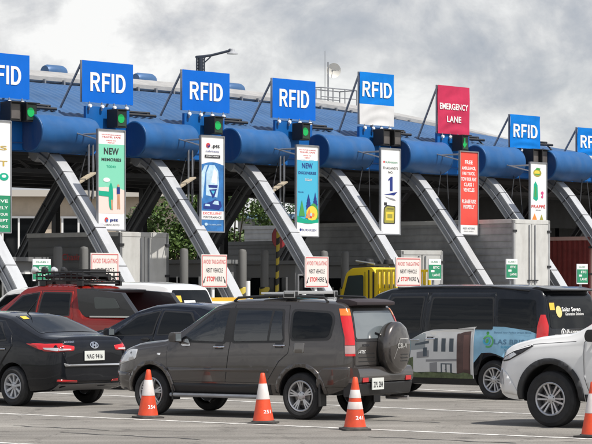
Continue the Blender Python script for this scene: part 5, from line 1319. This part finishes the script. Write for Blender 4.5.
van.ptext(m, '(02)8403-2291', 'B', -.10, 1.16, .74, .075, .013, WHITE, .03); van.ptext(m, 'www.', 'B', .55, 1.10, .16, .03, .013, WHITE, .01)
m.build('rear_lettering', van.root, recalc=False)
van.patch('tailgate_handle', rpoly([(-.25, 1.185), (.20, 1.185), (.18, 1.205), (-.22, 1.21)], .008), 'B', .03, BLACKP, thick=.02)
# ---- dark hatchback in the second row
HAT = dict(wb=2.60, R=.33, ra=.38, tumble=.42, er=.13, crown=.04,
    top=[(-.90, .95), (-.87, 1.08), (-.72, 1.22), (-.25, 1.47), (.25, 1.56), (.9, 1.59), (1.4, 1.56), (1.75, 1.47), (2.55, 1.08), (3.0, .99), (3.3, .85), (3.42, .66)],
    belt=[(-.90, 1.0), (0, 1.03), (1.2, .98), (2.6, .94), (3.42, .62)],
    bottom=[(-.90, .4), (-.6, .27), (0, .24), (3, .22), (3.42, .32)],
    w=[(-.90, .74), (-.6, .84), (0, .885), (2.6, .885), (3.1, .81), (3.42, .58)])
HATP = paint('blue_black_metallic', (0.012, 0.015, 0.024), .3, .24, dirt=.05)
ht = Car('hatchback', 'dark blue black hatchback half hidden between the black saloon and the grey brown SUV', 'car', HAT, HATP, (0, 0, 0), 0)
place(ht, P2(202, 45.5), 1.66, R(180-38), 1.0)
ht.wheels((5, 'double'), RIM, 1.55, .42); ht.arches(CLAD, .05, .014)
ht.door([(.42, .36), (1.12, .36), (1.16, 1.0), (1.12, 1.52), (.35, 1.48), (.0, 1.30), (-.05, 1.03), (.28, .75)], (.22, .97), [(1.06, 1.05), (1.05, 1.46), (.40, 1.43), (.08, 1.12)], hm=BLACKP)
ht.door([(1.14, .36), (2.25, .36), (2.32, 1.0), (1.75, 1.40), (1.14, 1.52), (1.18, 1.0)], (1.34, .95), [(2.15, 1.03), (1.68, 1.36), (1.17, 1.46), (1.20, 1.05)], hm=BLACKP)
ht.patch('rear_window', rpoly([(.02, -.50), (.02, .50), (-.60, .62), (-.60, -.62)], .06), 'T', .006, GLASS)
ht.patch('windscreen', rpoly([(1.80, -.55), (1.80, .55), (2.48, .68), (2.48, -.68)], .06), 'T', .006, GLASS)
ht.patch('window_sticker', [(.0, .30), (.0, .46), (-.12, .48), (-.12, .32)], 'T', .010, STICK)
for sd in 'LR': ht.patch('quarter_window', rpoly([(-.06, 1.10), (-.08, 1.32), (-.34, 1.26), (-.44, 1.12)], .03), sd, .007, GLASS); ht.patch('tail_light', rpoly([(-.86, .92), (-.55, .98), (-.60, 1.10), (-.82, 1.08)], .03), sd, .012, REDL, thick=.01)
ht.mirror(2.18, 1.02, HATP)
# ---- white SUV in the third row
WS = dict(FOR); WSP = paint('white_paint', (0.70, 0.70, 0.69), .0, .3, dirt=.08)
ws = Car('suv', 'white SUV in the third row behind the dark hatchback', 'car', WS, WSP, (0, 0, 0), 0)
place(ws, P2(134, 58.0), 1.74, R(180-36), 1.09)
ws.wheels((6, 'double'), RIM, 1.62, .46); ws.arches(CLAD, .06, .02)
ws.door([(1.15, .48), (2.12, .48), (2.20, .7), (2.22, 1.16), (1.65, 1.68), (1.12, 1.74), (1.08, 1.14)], (1.30, 1.06), [(2.10, 1.22), (1.62, 1.64), (1.18, 1.69), (1.16, 1.20)])
ws.door([(.50, .48), (1.13, .48), (1.06, 1.14), (1.10, 1.74), (.05, 1.72), (-.02, 1.14), (.30, .90)], (.22, 1.08), [(1.04, 1.20), (1.04, 1.69), (.16, 1.66), (.10, 1.22)])
for sd in 'LR': ws.patch('quarter_window', rpoly([(.0, 1.24), (.04, 1.66), (-.20, 1.63), (-.46, 1.30)], .04), sd, .006, GLASS); ws.patch('tail_light', rpoly([(-.98, 1.02), (-.78, 1.04), (-.76, 1.20), (-.95, 1.18)], .02), sd, .012, REDL, thick=.012)
ws.patch('rear_window', rpoly([(-.70, 1.26), (.70, 1.26), (.60, 1.70), (-.60, 1.70)], .06), 'B', .010, GLASS)
m = MB(); v, f = ws.patch_geo([(.52, 1.58), (.36, 1.58), (.37, 1.44), (.52, 1.44)], 'B', .014); m.add(v, f, STICK); v, f = ws.patch_geo([(.30, 1.48), (-.08, 1.48), (-.08, 1.40), (.30, 1.40)], 'B', .014); m.add(v, f, WHITE); m.build('window_stickers', ws.root, recalc=False)
ws.mirror(2.05, 1.20, WSP, 1.1)
# ---- white car at the left edge
wl_ = Car('suv', 'white SUV mostly hidden behind the red pickup at the left edge', 'car', dict(FOR), WSP, (0, 0, 0), 0)
place(wl_, P2(50, 61), 1.74, R(180-40), 1.03)
wl_.wheels((6, 'double'), RIM, 1.62, .46)
wl_.door([(1.15, .48), (2.12, .48), (2.20, .7), (2.22, 1.16), (1.65, 1.68), (1.12, 1.74), (1.08, 1.14)], (1.30, 1.06), [(2.10, 1.22), (1.62, 1.64), (1.18, 1.69), (1.16, 1.20)])
wl_.door([(.50, .48), (1.13, .48), (1.06, 1.14), (1.10, 1.74), (.05, 1.72), (-.02, 1.14), (.30, .90)], (.22, 1.08), [(1.04, 1.20), (1.04, 1.69), (.16, 1.66), (.10, 1.22)])
for sd in 'LR': wl_.patch('quarter_window', rpoly([(.0, 1.24), (.04, 1.66), (-.40, 1.62), (-.62, 1.30)], .04), sd, .006, GLASS)
wl_.mirror(2.05, 1.2, WSP)
# ---- red pickup
PU = dict(wb=3.22, R=.39, ra=.45, tumble=.34, er=.08, crown=.035, zlift=.03,
    top=[(-1.16, 1.02), (-1.14, 1.16), (.55, 1.18), (.62, 1.22), (.80, 1.74), (.90, 1.80), (1.3, 1.83), (2.0, 1.83), (2.35, 1.77), (3.05, 1.26), (3.2, 1.19), (3.8, 1.12), (4.05, 1.0), (4.14, .8)],
    belt=[(-1.16, 1.10), (.5, 1.15), (3.1, 1.12), (3.8, 1.03), (4.14, .74)],
    bottom=[(-1.16, .55), (-.7, .5), (0, .46), (3.4, .42), (4.14, .46)],
    w=[(-1.16, .86), (-1.0, .90), (0, .925), (3.2, .925), (3.7, .86), (4.0, .76), (4.14, .6)])
REDP_ = paint('red_metallic', (0.26, 0.016, 0.010), .35, .3, dirt=.08)
pu = Car('pickup_truck', 'red double cab pickup with a black roof basket and black bed cover', 'pickup truck', PU, REDP_, (0, 0, 0), 0)
PHD = R(180-36); PSC = 1.07
place(pu, P2(105, 53.5), 1.78, PHD, PSC)
pu.wheels((6, 'double'), RIM, 1.66, .45); pu.arches(CLAD, .07, .02)
pu.door([(1.86, .55), (2.86, .55), (2.92, 1.2), (2.40, 1.64), (1.86, 1.72), (1.84, 1.1)], (2.0, 1.06), [(2.78, 1.22), (2.34, 1.60), (1.92, 1.67), (1.92, 1.20)], hm=BLACKP)
pu.door([(.80, .55), (1.84, .55), (1.82, 1.1), (1.84, 1.72), (1.0, 1.72), (.86, 1.2)], (.98, 1.06), [(1.78, 1.20), (1.78, 1.67), (1.06, 1.66), (.98, 1.24)], hm=BLACKP)
pu.patch('windscreen', rpoly([(2.42, -.56), (2.42, .56), (3.02, .70), (3.02, -.70)], .06), 'T', .006, GLASS)
for sd in 'LR': pu.patch('tail_light', rpoly([(-1.14, .85), (-1.0, .85), (-1.0, 1.14), (-1.13, 1.14)], .02), sd, .012, REDL, thick=.012)
m = MB()           # black hard cover over the bed
for s_ in (1, -1):
    m.prism([(.72, 1.19), (.80, 1.76), (-.38, 1.68), (-.82, 1.19)][::s_], s_*.70, s_*.84, mat('cover_black', (.022, .023, .026), .35, coat=.3))
m.prism([(.78, 1.77), (.78, 1.70), (.30, 1.68), (.28, 1.745)], -.76, .76, mat('cover_black', (.022, .023, .026), .35, coat=.3))
cov = m.build('bed_cover', pu.root, bevel=.02, smooth=30)
for s_ in (1, -1): m = MB(); m.prism(rpoly([(.30, 1.36), (.32, 1.60), (-.22, 1.57), (-.36, 1.37)], .05), s_*.845, s_*.852, mat('cover_glass', (.10, .11, .115), .08, coat=.5)); m.build('window', cov)
m = MB(); m.box((-.2, .86, 1.20), (1.25, .02, .03), CHROME); m.build('rail_trim', cov)
m = MB()           # roof basket
z0, z1 = 1.93, 2.10; xa, xb, yb = .85, 2.25, .58
for z in (z0, (z0+z1)/2, z1):
    m.tube([(xa, yb, z), (xb-.15, yb, z), (xb, yb*.75, z), (xb, -yb*.75, z), (xb-.15, -yb, z), (xa, -yb, z), (xa, yb, z)], .018, BLACKP, 6)
for k in range(9):
    x = xa+(xb-.15-xa)*k/8
    for s_ in (1, -1): m.tube([(x, s_*yb, z0), (x, s_*yb, z1)], .014, BLACKP, 5)
    m.tube([(x, yb, z0), (x, -yb, z0)], .016, BLACKP, 5)
for x in (.9, 1.9): m.box((x, 0, 1.885), (.07, 1.25, .05), BLACKP); m.box((x, .60, 1.87), (.14, .06, .10), BLACKP); m.box((x, -.60, 1.87), (.14, .06, .10), BLACKP)
bas = m.build('roof_basket', pu.root)
for k in range(4):
    m = MB(); m.lathe([(.001, .03), (.075, .03), (.08, 0), (.05, -.06), (.001, -.07)], CLRL if k % 2 else BLACKP, 14, 'x', (xb+.02, -.45+.3*k, 2.14)); m.build('spot_lamp', bas, smooth=40)
m = MB(); m.tube([(.7, .3, 2.0), (1.4, .35, 2.08), (2.1, .28, 2.0)], .05, BLACKP, 6); m.tube([(.8, -.2, 2.0), (2.2, -.1, 2.05)], .07, BLACKP, 6); m.box((1.1, .1, 2.08), (.5, .5, .16), BLACKP); m.build('strapped_load', bas)
pu.mirror(2.88, 1.2, BLACKP, 1.2)

# ---------------------------------------------------------------- lorries in the lanes
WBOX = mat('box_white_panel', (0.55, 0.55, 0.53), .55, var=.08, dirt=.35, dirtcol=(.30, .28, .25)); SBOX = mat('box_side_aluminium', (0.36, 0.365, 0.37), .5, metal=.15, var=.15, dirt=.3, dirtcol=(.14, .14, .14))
DBOX = mat('box_shade_dark', (0.15, 0.155, 0.16), .55, var=.15, dirt=.3); RUST = mat('container_red', (0.20, 0.035, 0.03), .6, var=.2, dirt=.3, dirtcol=(.10, .03, .02))  # DBOX has the shade of the box side put into its colour
def lorry(name, label, px, Z, head, W, L, H, zf, side, rear, cab=True, text=None, corr='v', cabcol=None):
    # origin under the rear left corner of the box, x forward
    h = R(180-head); t = thing(name, label, 'truck', P2(px, Z), h)
    m = MB(); st = .22 if corr == 'v' else 10; n = max(1, int(L/st))
    m.box((L/2, -W/2, (zf+H)/2), (L-.02, W-.08, H-zf-.02), side)
    for s_, y in ((1, -.02), (-1, -W+.02)):
        if corr == 'v':
            for k in range(n): m.box((k*st+st*.5, y, (zf+H)/2), (st*.5, .05, H-zf-.2), side)
        else:
            for k in range(int((H-zf)/.22)): m.box((L/2, y, zf+.12+.22*k), (L-.06, .03, .012), side)
    for z in (zf+.06, H-.05):
        for y in (-.02, -W+.02): m.box((L/2, y, z), (L, .07, .11), side if z < 2.5 else rear)
    m.box((L/2, -W/2, H), (L, W, .05), rear)
    box = m.build('cargo_box', t)
    for k in range(2):
        yc = -W*.25-W*.5*k; m = MB()
        if corr == 'vr':
            for q in range(4): m.box((-.04, yc-W*.2+q*W*.13, (zf+H)/2), (.05, W*.07, H-zf-.3), rear)
        m.box((-.02, yc, (zf+H)/2), (.06, W*.5-.03, H-zf-.22), rear); d = m.build('rear_door', t, bevel=.006)
        m = MB(); yy = yc+(W*.17 if k else -W*.17); m.tube([(-.07, yy, zf+.15), (-.07, yy, H-.15)], .022, STEEL, 6)
        ye = yc+(W*.23 if k == 0 else -W*.23)
        for z in (zf+.35, zf+.35+(H-zf-.7)*.5, H-.35): m.box((-.065, ye, z), (.03, .20, .07), DARKST)
        m.box((-.08, yy, zf+(H-zf)*.35), (.03, .30 if k else .2, .04), DARKST); m.build('lock_gear', d)
    m = MB()
    for y in (-.03, -W+.03): m.box((-.02, y, (zf+H)/2), (.08, .09, H-zf), side)
    m.box((-.02, -W/2, H-.05), (.08, W, .12), rear); m.box((-.02, -W/2, zf+.04), (.08, W, .12), side); m.build('door_frame', t)
    m = MB(); m.box((L/2+.6, -W/2, zf-.2), (L+1.4, .8, .22), DARKST); m.box((-.02, -W/2, zf-.35), (.08, W*.95, .14), DARKST); m.build('chassis', t)
    for s_ in (-.35, -W+.35):
        m = MB(); m.box((-.07, s_, zf-.33), (.04, .3, .1), REDL); m.build('tail_light', t)
    for x in (.95, L+.9):
        for y in (-.14, -W+.14):
            m = MB(); m.lathe([(.001, -.12), (.27, -.12), (.42, -.13), (.45, -.08), (.45, .08), (.42, .13), (.27, .12), (.001, .12)], TYRE, 28, 'y'); w_ = m.build('wheel', t, smooth=35); w_.location = (x, y, .45)
            m = MB(); m.lathe([(.001, .10), (.08, .13), (.10, .10), (.24, .125), (.25, .135), (.27, .13)], RIM, 24, 'y'); m.build('rim', w_, smooth=30)
    if cab:
        cc = cabcol or WBOX; m = MB(); x = L+.25
        m.prism(rpoly([(x, .55), (x+1.65, .55), (x+1.68, 1.25), (x+1.40, 2.25), (x+1.1, 2.38), (x, 2.38)], .08), -W*.12, -W*.88, cc); c_ = m.build('cab', t, bevel=.02, smooth=30)
        for y in (-W*.12+.006, -W*.88-.006): m = MB(); m.prism(rpoly([(x+.35, 1.35), (x+1.45, 1.35), (x+1.25, 2.15), (x+.35, 2.15)], .05), y-.004, y+.004, GLASS); m.build('window', c_)
    if text:
        m = MB(); vs = MB()
        for s_, X, z, w_, h_, mt in text:
            q = MB(); q.text(s_, 0, 0, w_, h_, mt, bold=.02); m.add([(X-p[0], .03, z+p[2]) for p in q.v], q.f, mt)
        m.build('side_lettering', box, recalc=False)
    return t
DRED = mat('dull_red_ink', (.40, .05, .05), .6)
lorry('box_truck', 'box truck with white rear doors and shade-darkened lettered side at left', 119, 72.0, 42, 1.95, 3.95, 3.50, 1.0, DBOX, WBOX, text=[('Chasing', 1.9, 2.78, .95, .26, DRED), ('Cargo', .85, 2.78, .65, .26, DRED)], corr='h')
lorry('trailer_truck', 'long tall trailer truck with pale ribbed doors beside the red banner', 512.5, 80.3, 41.6, 1.95, 9.4, 4.09, 1.1, SBOX, WBOX, corr='h')
lorry('box_truck', 'small white box truck just right of the yellow truck', 401, 80, 72, 1.40, 2.2, 3.08, .9, SBOX, WBOX, corr='h')
lorry('container_truck', 'truck carrying a dull red ribbed container at the right edge', 588, 86.5, 41.6, 2.3, 6.0, 3.66, 1.1, RUST, mat('container_pale_door', (.52, .34, .29), .6, dirt=.5, dirtcol=(.5, .15, .08)), corr='v')
lorry('trailer_truck', 'grey sided trailer truck far back behind the oil can banner', 402, 95.0, 40, 2.4, 8.0, 4.35, 1.1, SBOX, SBOX, corr='h')
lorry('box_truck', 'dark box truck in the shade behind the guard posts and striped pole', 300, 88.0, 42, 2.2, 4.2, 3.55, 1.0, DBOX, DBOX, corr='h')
# ---- yellow flatbed truck
YP = mat('truck_yellow', (0.66, 0.47, 0.01), .4, coat=.5, dirt=.2, dirtcol=(.4, .28, .03))
t = thing('flatbed_truck', 'bright yellow small truck with a barred bed and beacon on its cab', 'truck', P2(430, 73.0), R(180-43), None, 1.06); W = 1.5
m = MB(); m.prism(rpoly([(2.0, .55), (3.42, .55), (3.46, 1.25), (3.12, 2.22), (2.9, 2.36), (2.15, 2.38), (2.0, 2.2)], .09), -.02, -W, YP); c_ = m.build('cab', t, bevel=.025, smooth=30)
for y in (-.012, -W-.008): m = MB(); m.prism(rpoly([(2.46, 1.36), (3.28, 1.36), (3.03, 2.14), (2.46, 2.16)], .06), y-.004, y+.006, GLASSG); m.build('window', c_)
m = MB(); m.prism(rpoly([(3.50, 1.32), (3.20, 2.14), (3.10, 2.14), (3.42, 1.32)], .01), -.15, -W+.15, GLASS); m.build('windscreen', c_)
m = MB(); m.box((2.08, -.012, 1.5), (.05, .03, 1.5), BLACKP); m.box((2.25, -.012, 1.5), (.03, .03, 1.6), BLACKP); m.build('vent_slots', c_)
m = MB()
for (c, d) in [((2.40, -.010, 1.5), (.012, .012, 1.5)), ((3.34, -.010, 1.0), (.012, .012, .7)), ((2.87, -.010, .68), (.94, .012, .012)), ((2.87, -.010, 1.30), (.94, .012, .02))]: m.box(c, d, BLACKP)
m.build('door_gaps', c_)
m = MB(); m.box((3.455, -.25, .95), (.03, .26, .16), CLRL); m.build('headlight', c_); m = MB(); m.box((3.455, -W+.25, .95), (.03, .26, .16), CLRL); m.build('headlight', c_)
m = MB(); m.box((3.30, -.005, .95), (.14, .03, .10), ORL); m.build('indicator', c_)
m = MB(); m.box((2.55, .02, 1.2), (.14, .03, .04), BLACKP); m.build('handle', c_)
m = MB(); m.tube([(3.4, .0, 1.45), (3.5, .16, 1.55)], .02, BLACKP, 5); m.box((3.5, .2, 1.65), (.06, .16, .34), BLACKP); m.build('mirror', t)
m = MB(); m.box((2.6, -W/2, 2.44), (.3, 1.2, .06), BLACKP); m.lathe([(.001, .16), (.12, .14), (.16, .02), (.16, 0)], BLACKP, 16, 'z', (2.55, -.35, 2.47)); m.lathe([(.001, .16), (.12, .14), (.16, .02), (.16, 0)], BLACKP, 16, 'z', (2.55, -1.2, 2.47)); m.tube([(2.2, -.2, 2.47), (2.9, -.2, 2.56)], .03, STEEL, 6); m.build('beacon_rack', t, smooth=40)
m = MB(); m.box((1.6, -W/2, .98), (.75, W, .16), YP)
for y in (-.03, -W+.03):
    for z in (1.25, 1.75, 2.28): m.box((1.6, y, z), (.74, .05, .07), YP)
    for k in range(5): m.box((1.26+k*.17, y, 1.65), (.07, .07, 1.3), YP)
m.build('cargo_bed', t, bevel=.006)
m = MB(); m.box((2.3, -W/2, .7), (2.2, .8, .2), DARKST); m.build('chassis', t)
m = MB(); m.box((1.6, -W/2, 1.5), (.6, 1.1, .8), mat('load_tarp', (.12, .13, .12), .8, var=.3)); m.build('load', t, bevel=.05)
for x in (1.55, 2.95):
    for y in (-.14, -W+.14):
        m = MB(); m.lathe([(.001, -.1), (.22, -.1), (.36, -.1), (.38, -.06), (.38, .06), (.36, .1), (.22, .1), (.001, .09)], TYRE, 28, 'y'); w_ = m.build('wheel', t, smooth=35); w_.location = (x, y, .38)

# ---------------------------------------------------------------- traffic cones
CONEO = mat('cone_orange', (0.70, 0.072, 0.022), .5, var=.14, vscale=7, dirt=.5, dirtcol=(.30, .05, .03), bump=.15, bscale=12); CONEW = mat('cone_reflective', (0.60, 0.56, 0.54), .5, var=.1, vscale=9, dirt=.6, dirtcol=(.38, .22, .18)); CONEB = mat('cone_base_black', (.03, .03, .03), .8, dirt=.4)
def cone(px, py, label, bands, txt, rz, tilt=0.0, h=.71):
    t = thing('traffic_cone', label, 'traffic cone', grd(px, py), rz, 'orange cones along the white line'); t.rotation_euler = (tilt, 0, rz)
    m = MB(); m.prism(rpoly([(-.19, -.19), (.19, -.19), (.19, .19), (-.19, .19)], .05), 0, .025, CONEB, 'xy'); m.lathe([(.175, .025), (.165, .04), (.15, .045)], CONEB, 28, 'z'); m.build('base', t, bevel=.005)
    def r_at(z): return .148 - (.148-.030)*(z-.04)/(h-.04)
    m = MB(); prof = [(r_at(.04)+.006, .03), (r_at(.04), .05)] + [(r_at(z), z) for z in (.2, .35, .5, .62, h-.01)] + [(.022, h), (.001, h)]
    m.lathe(prof, CONEO, 36, 'z'); body = m.build('cone_body', t, smooth=40)
    for (a, b) in bands:
        m = MB(); m.lathe([(r_at(a)+.0005, a), (r_at(a)+.0022, a+.002), (r_at(b)+.0022, b-.002), (r_at(b)+.0005, b)], CONEW, 36, 'z'); m.build('reflective_band', t, smooth=40)
    if txt:
        vs, fs = text_geo(txt, .02); x0 = min(v[0] for v in vs); x1 = max(v[0] for v in vs); z0 = min(v[1] for v in vs); z1 = max(v[1] for v in vs); out = []
        for v in vs:
            th = -math.pi/2 - rz + .5 + ((v[0]-x0)/(x1-x0)-.5)*.9; z = .17+((v[1]-z0)/(z1-z0)-.5)*.05; r_ = r_at(z)+.0025; out.append((r_*math.cos(th), r_*math.sin(th), z))
        m = MB(); m.add(out, fs, WHITE); m.build('lettering', body, recalc=False)
cone(148, 418, 'orange cone with one broad white band before the front wheel of the grey brown SUV', [(.33, .56)], '254', .5, .02)
cone(263.5, 423.5, 'orange cone with one white band before the middle of the grey brown SUV', [(.34, .56)], '251', 1.3, -.02)
cone(355, 430, 'orange cone with two white bands behind the rear wheel of the grey brown SUV', [(.28, .38), (.43, .54)], '241', .2, .01)
cone(593, 437.5, 'orange cone cut off by the right edge beside the white SUV', [(.31, .56)], '237', .8, .0)
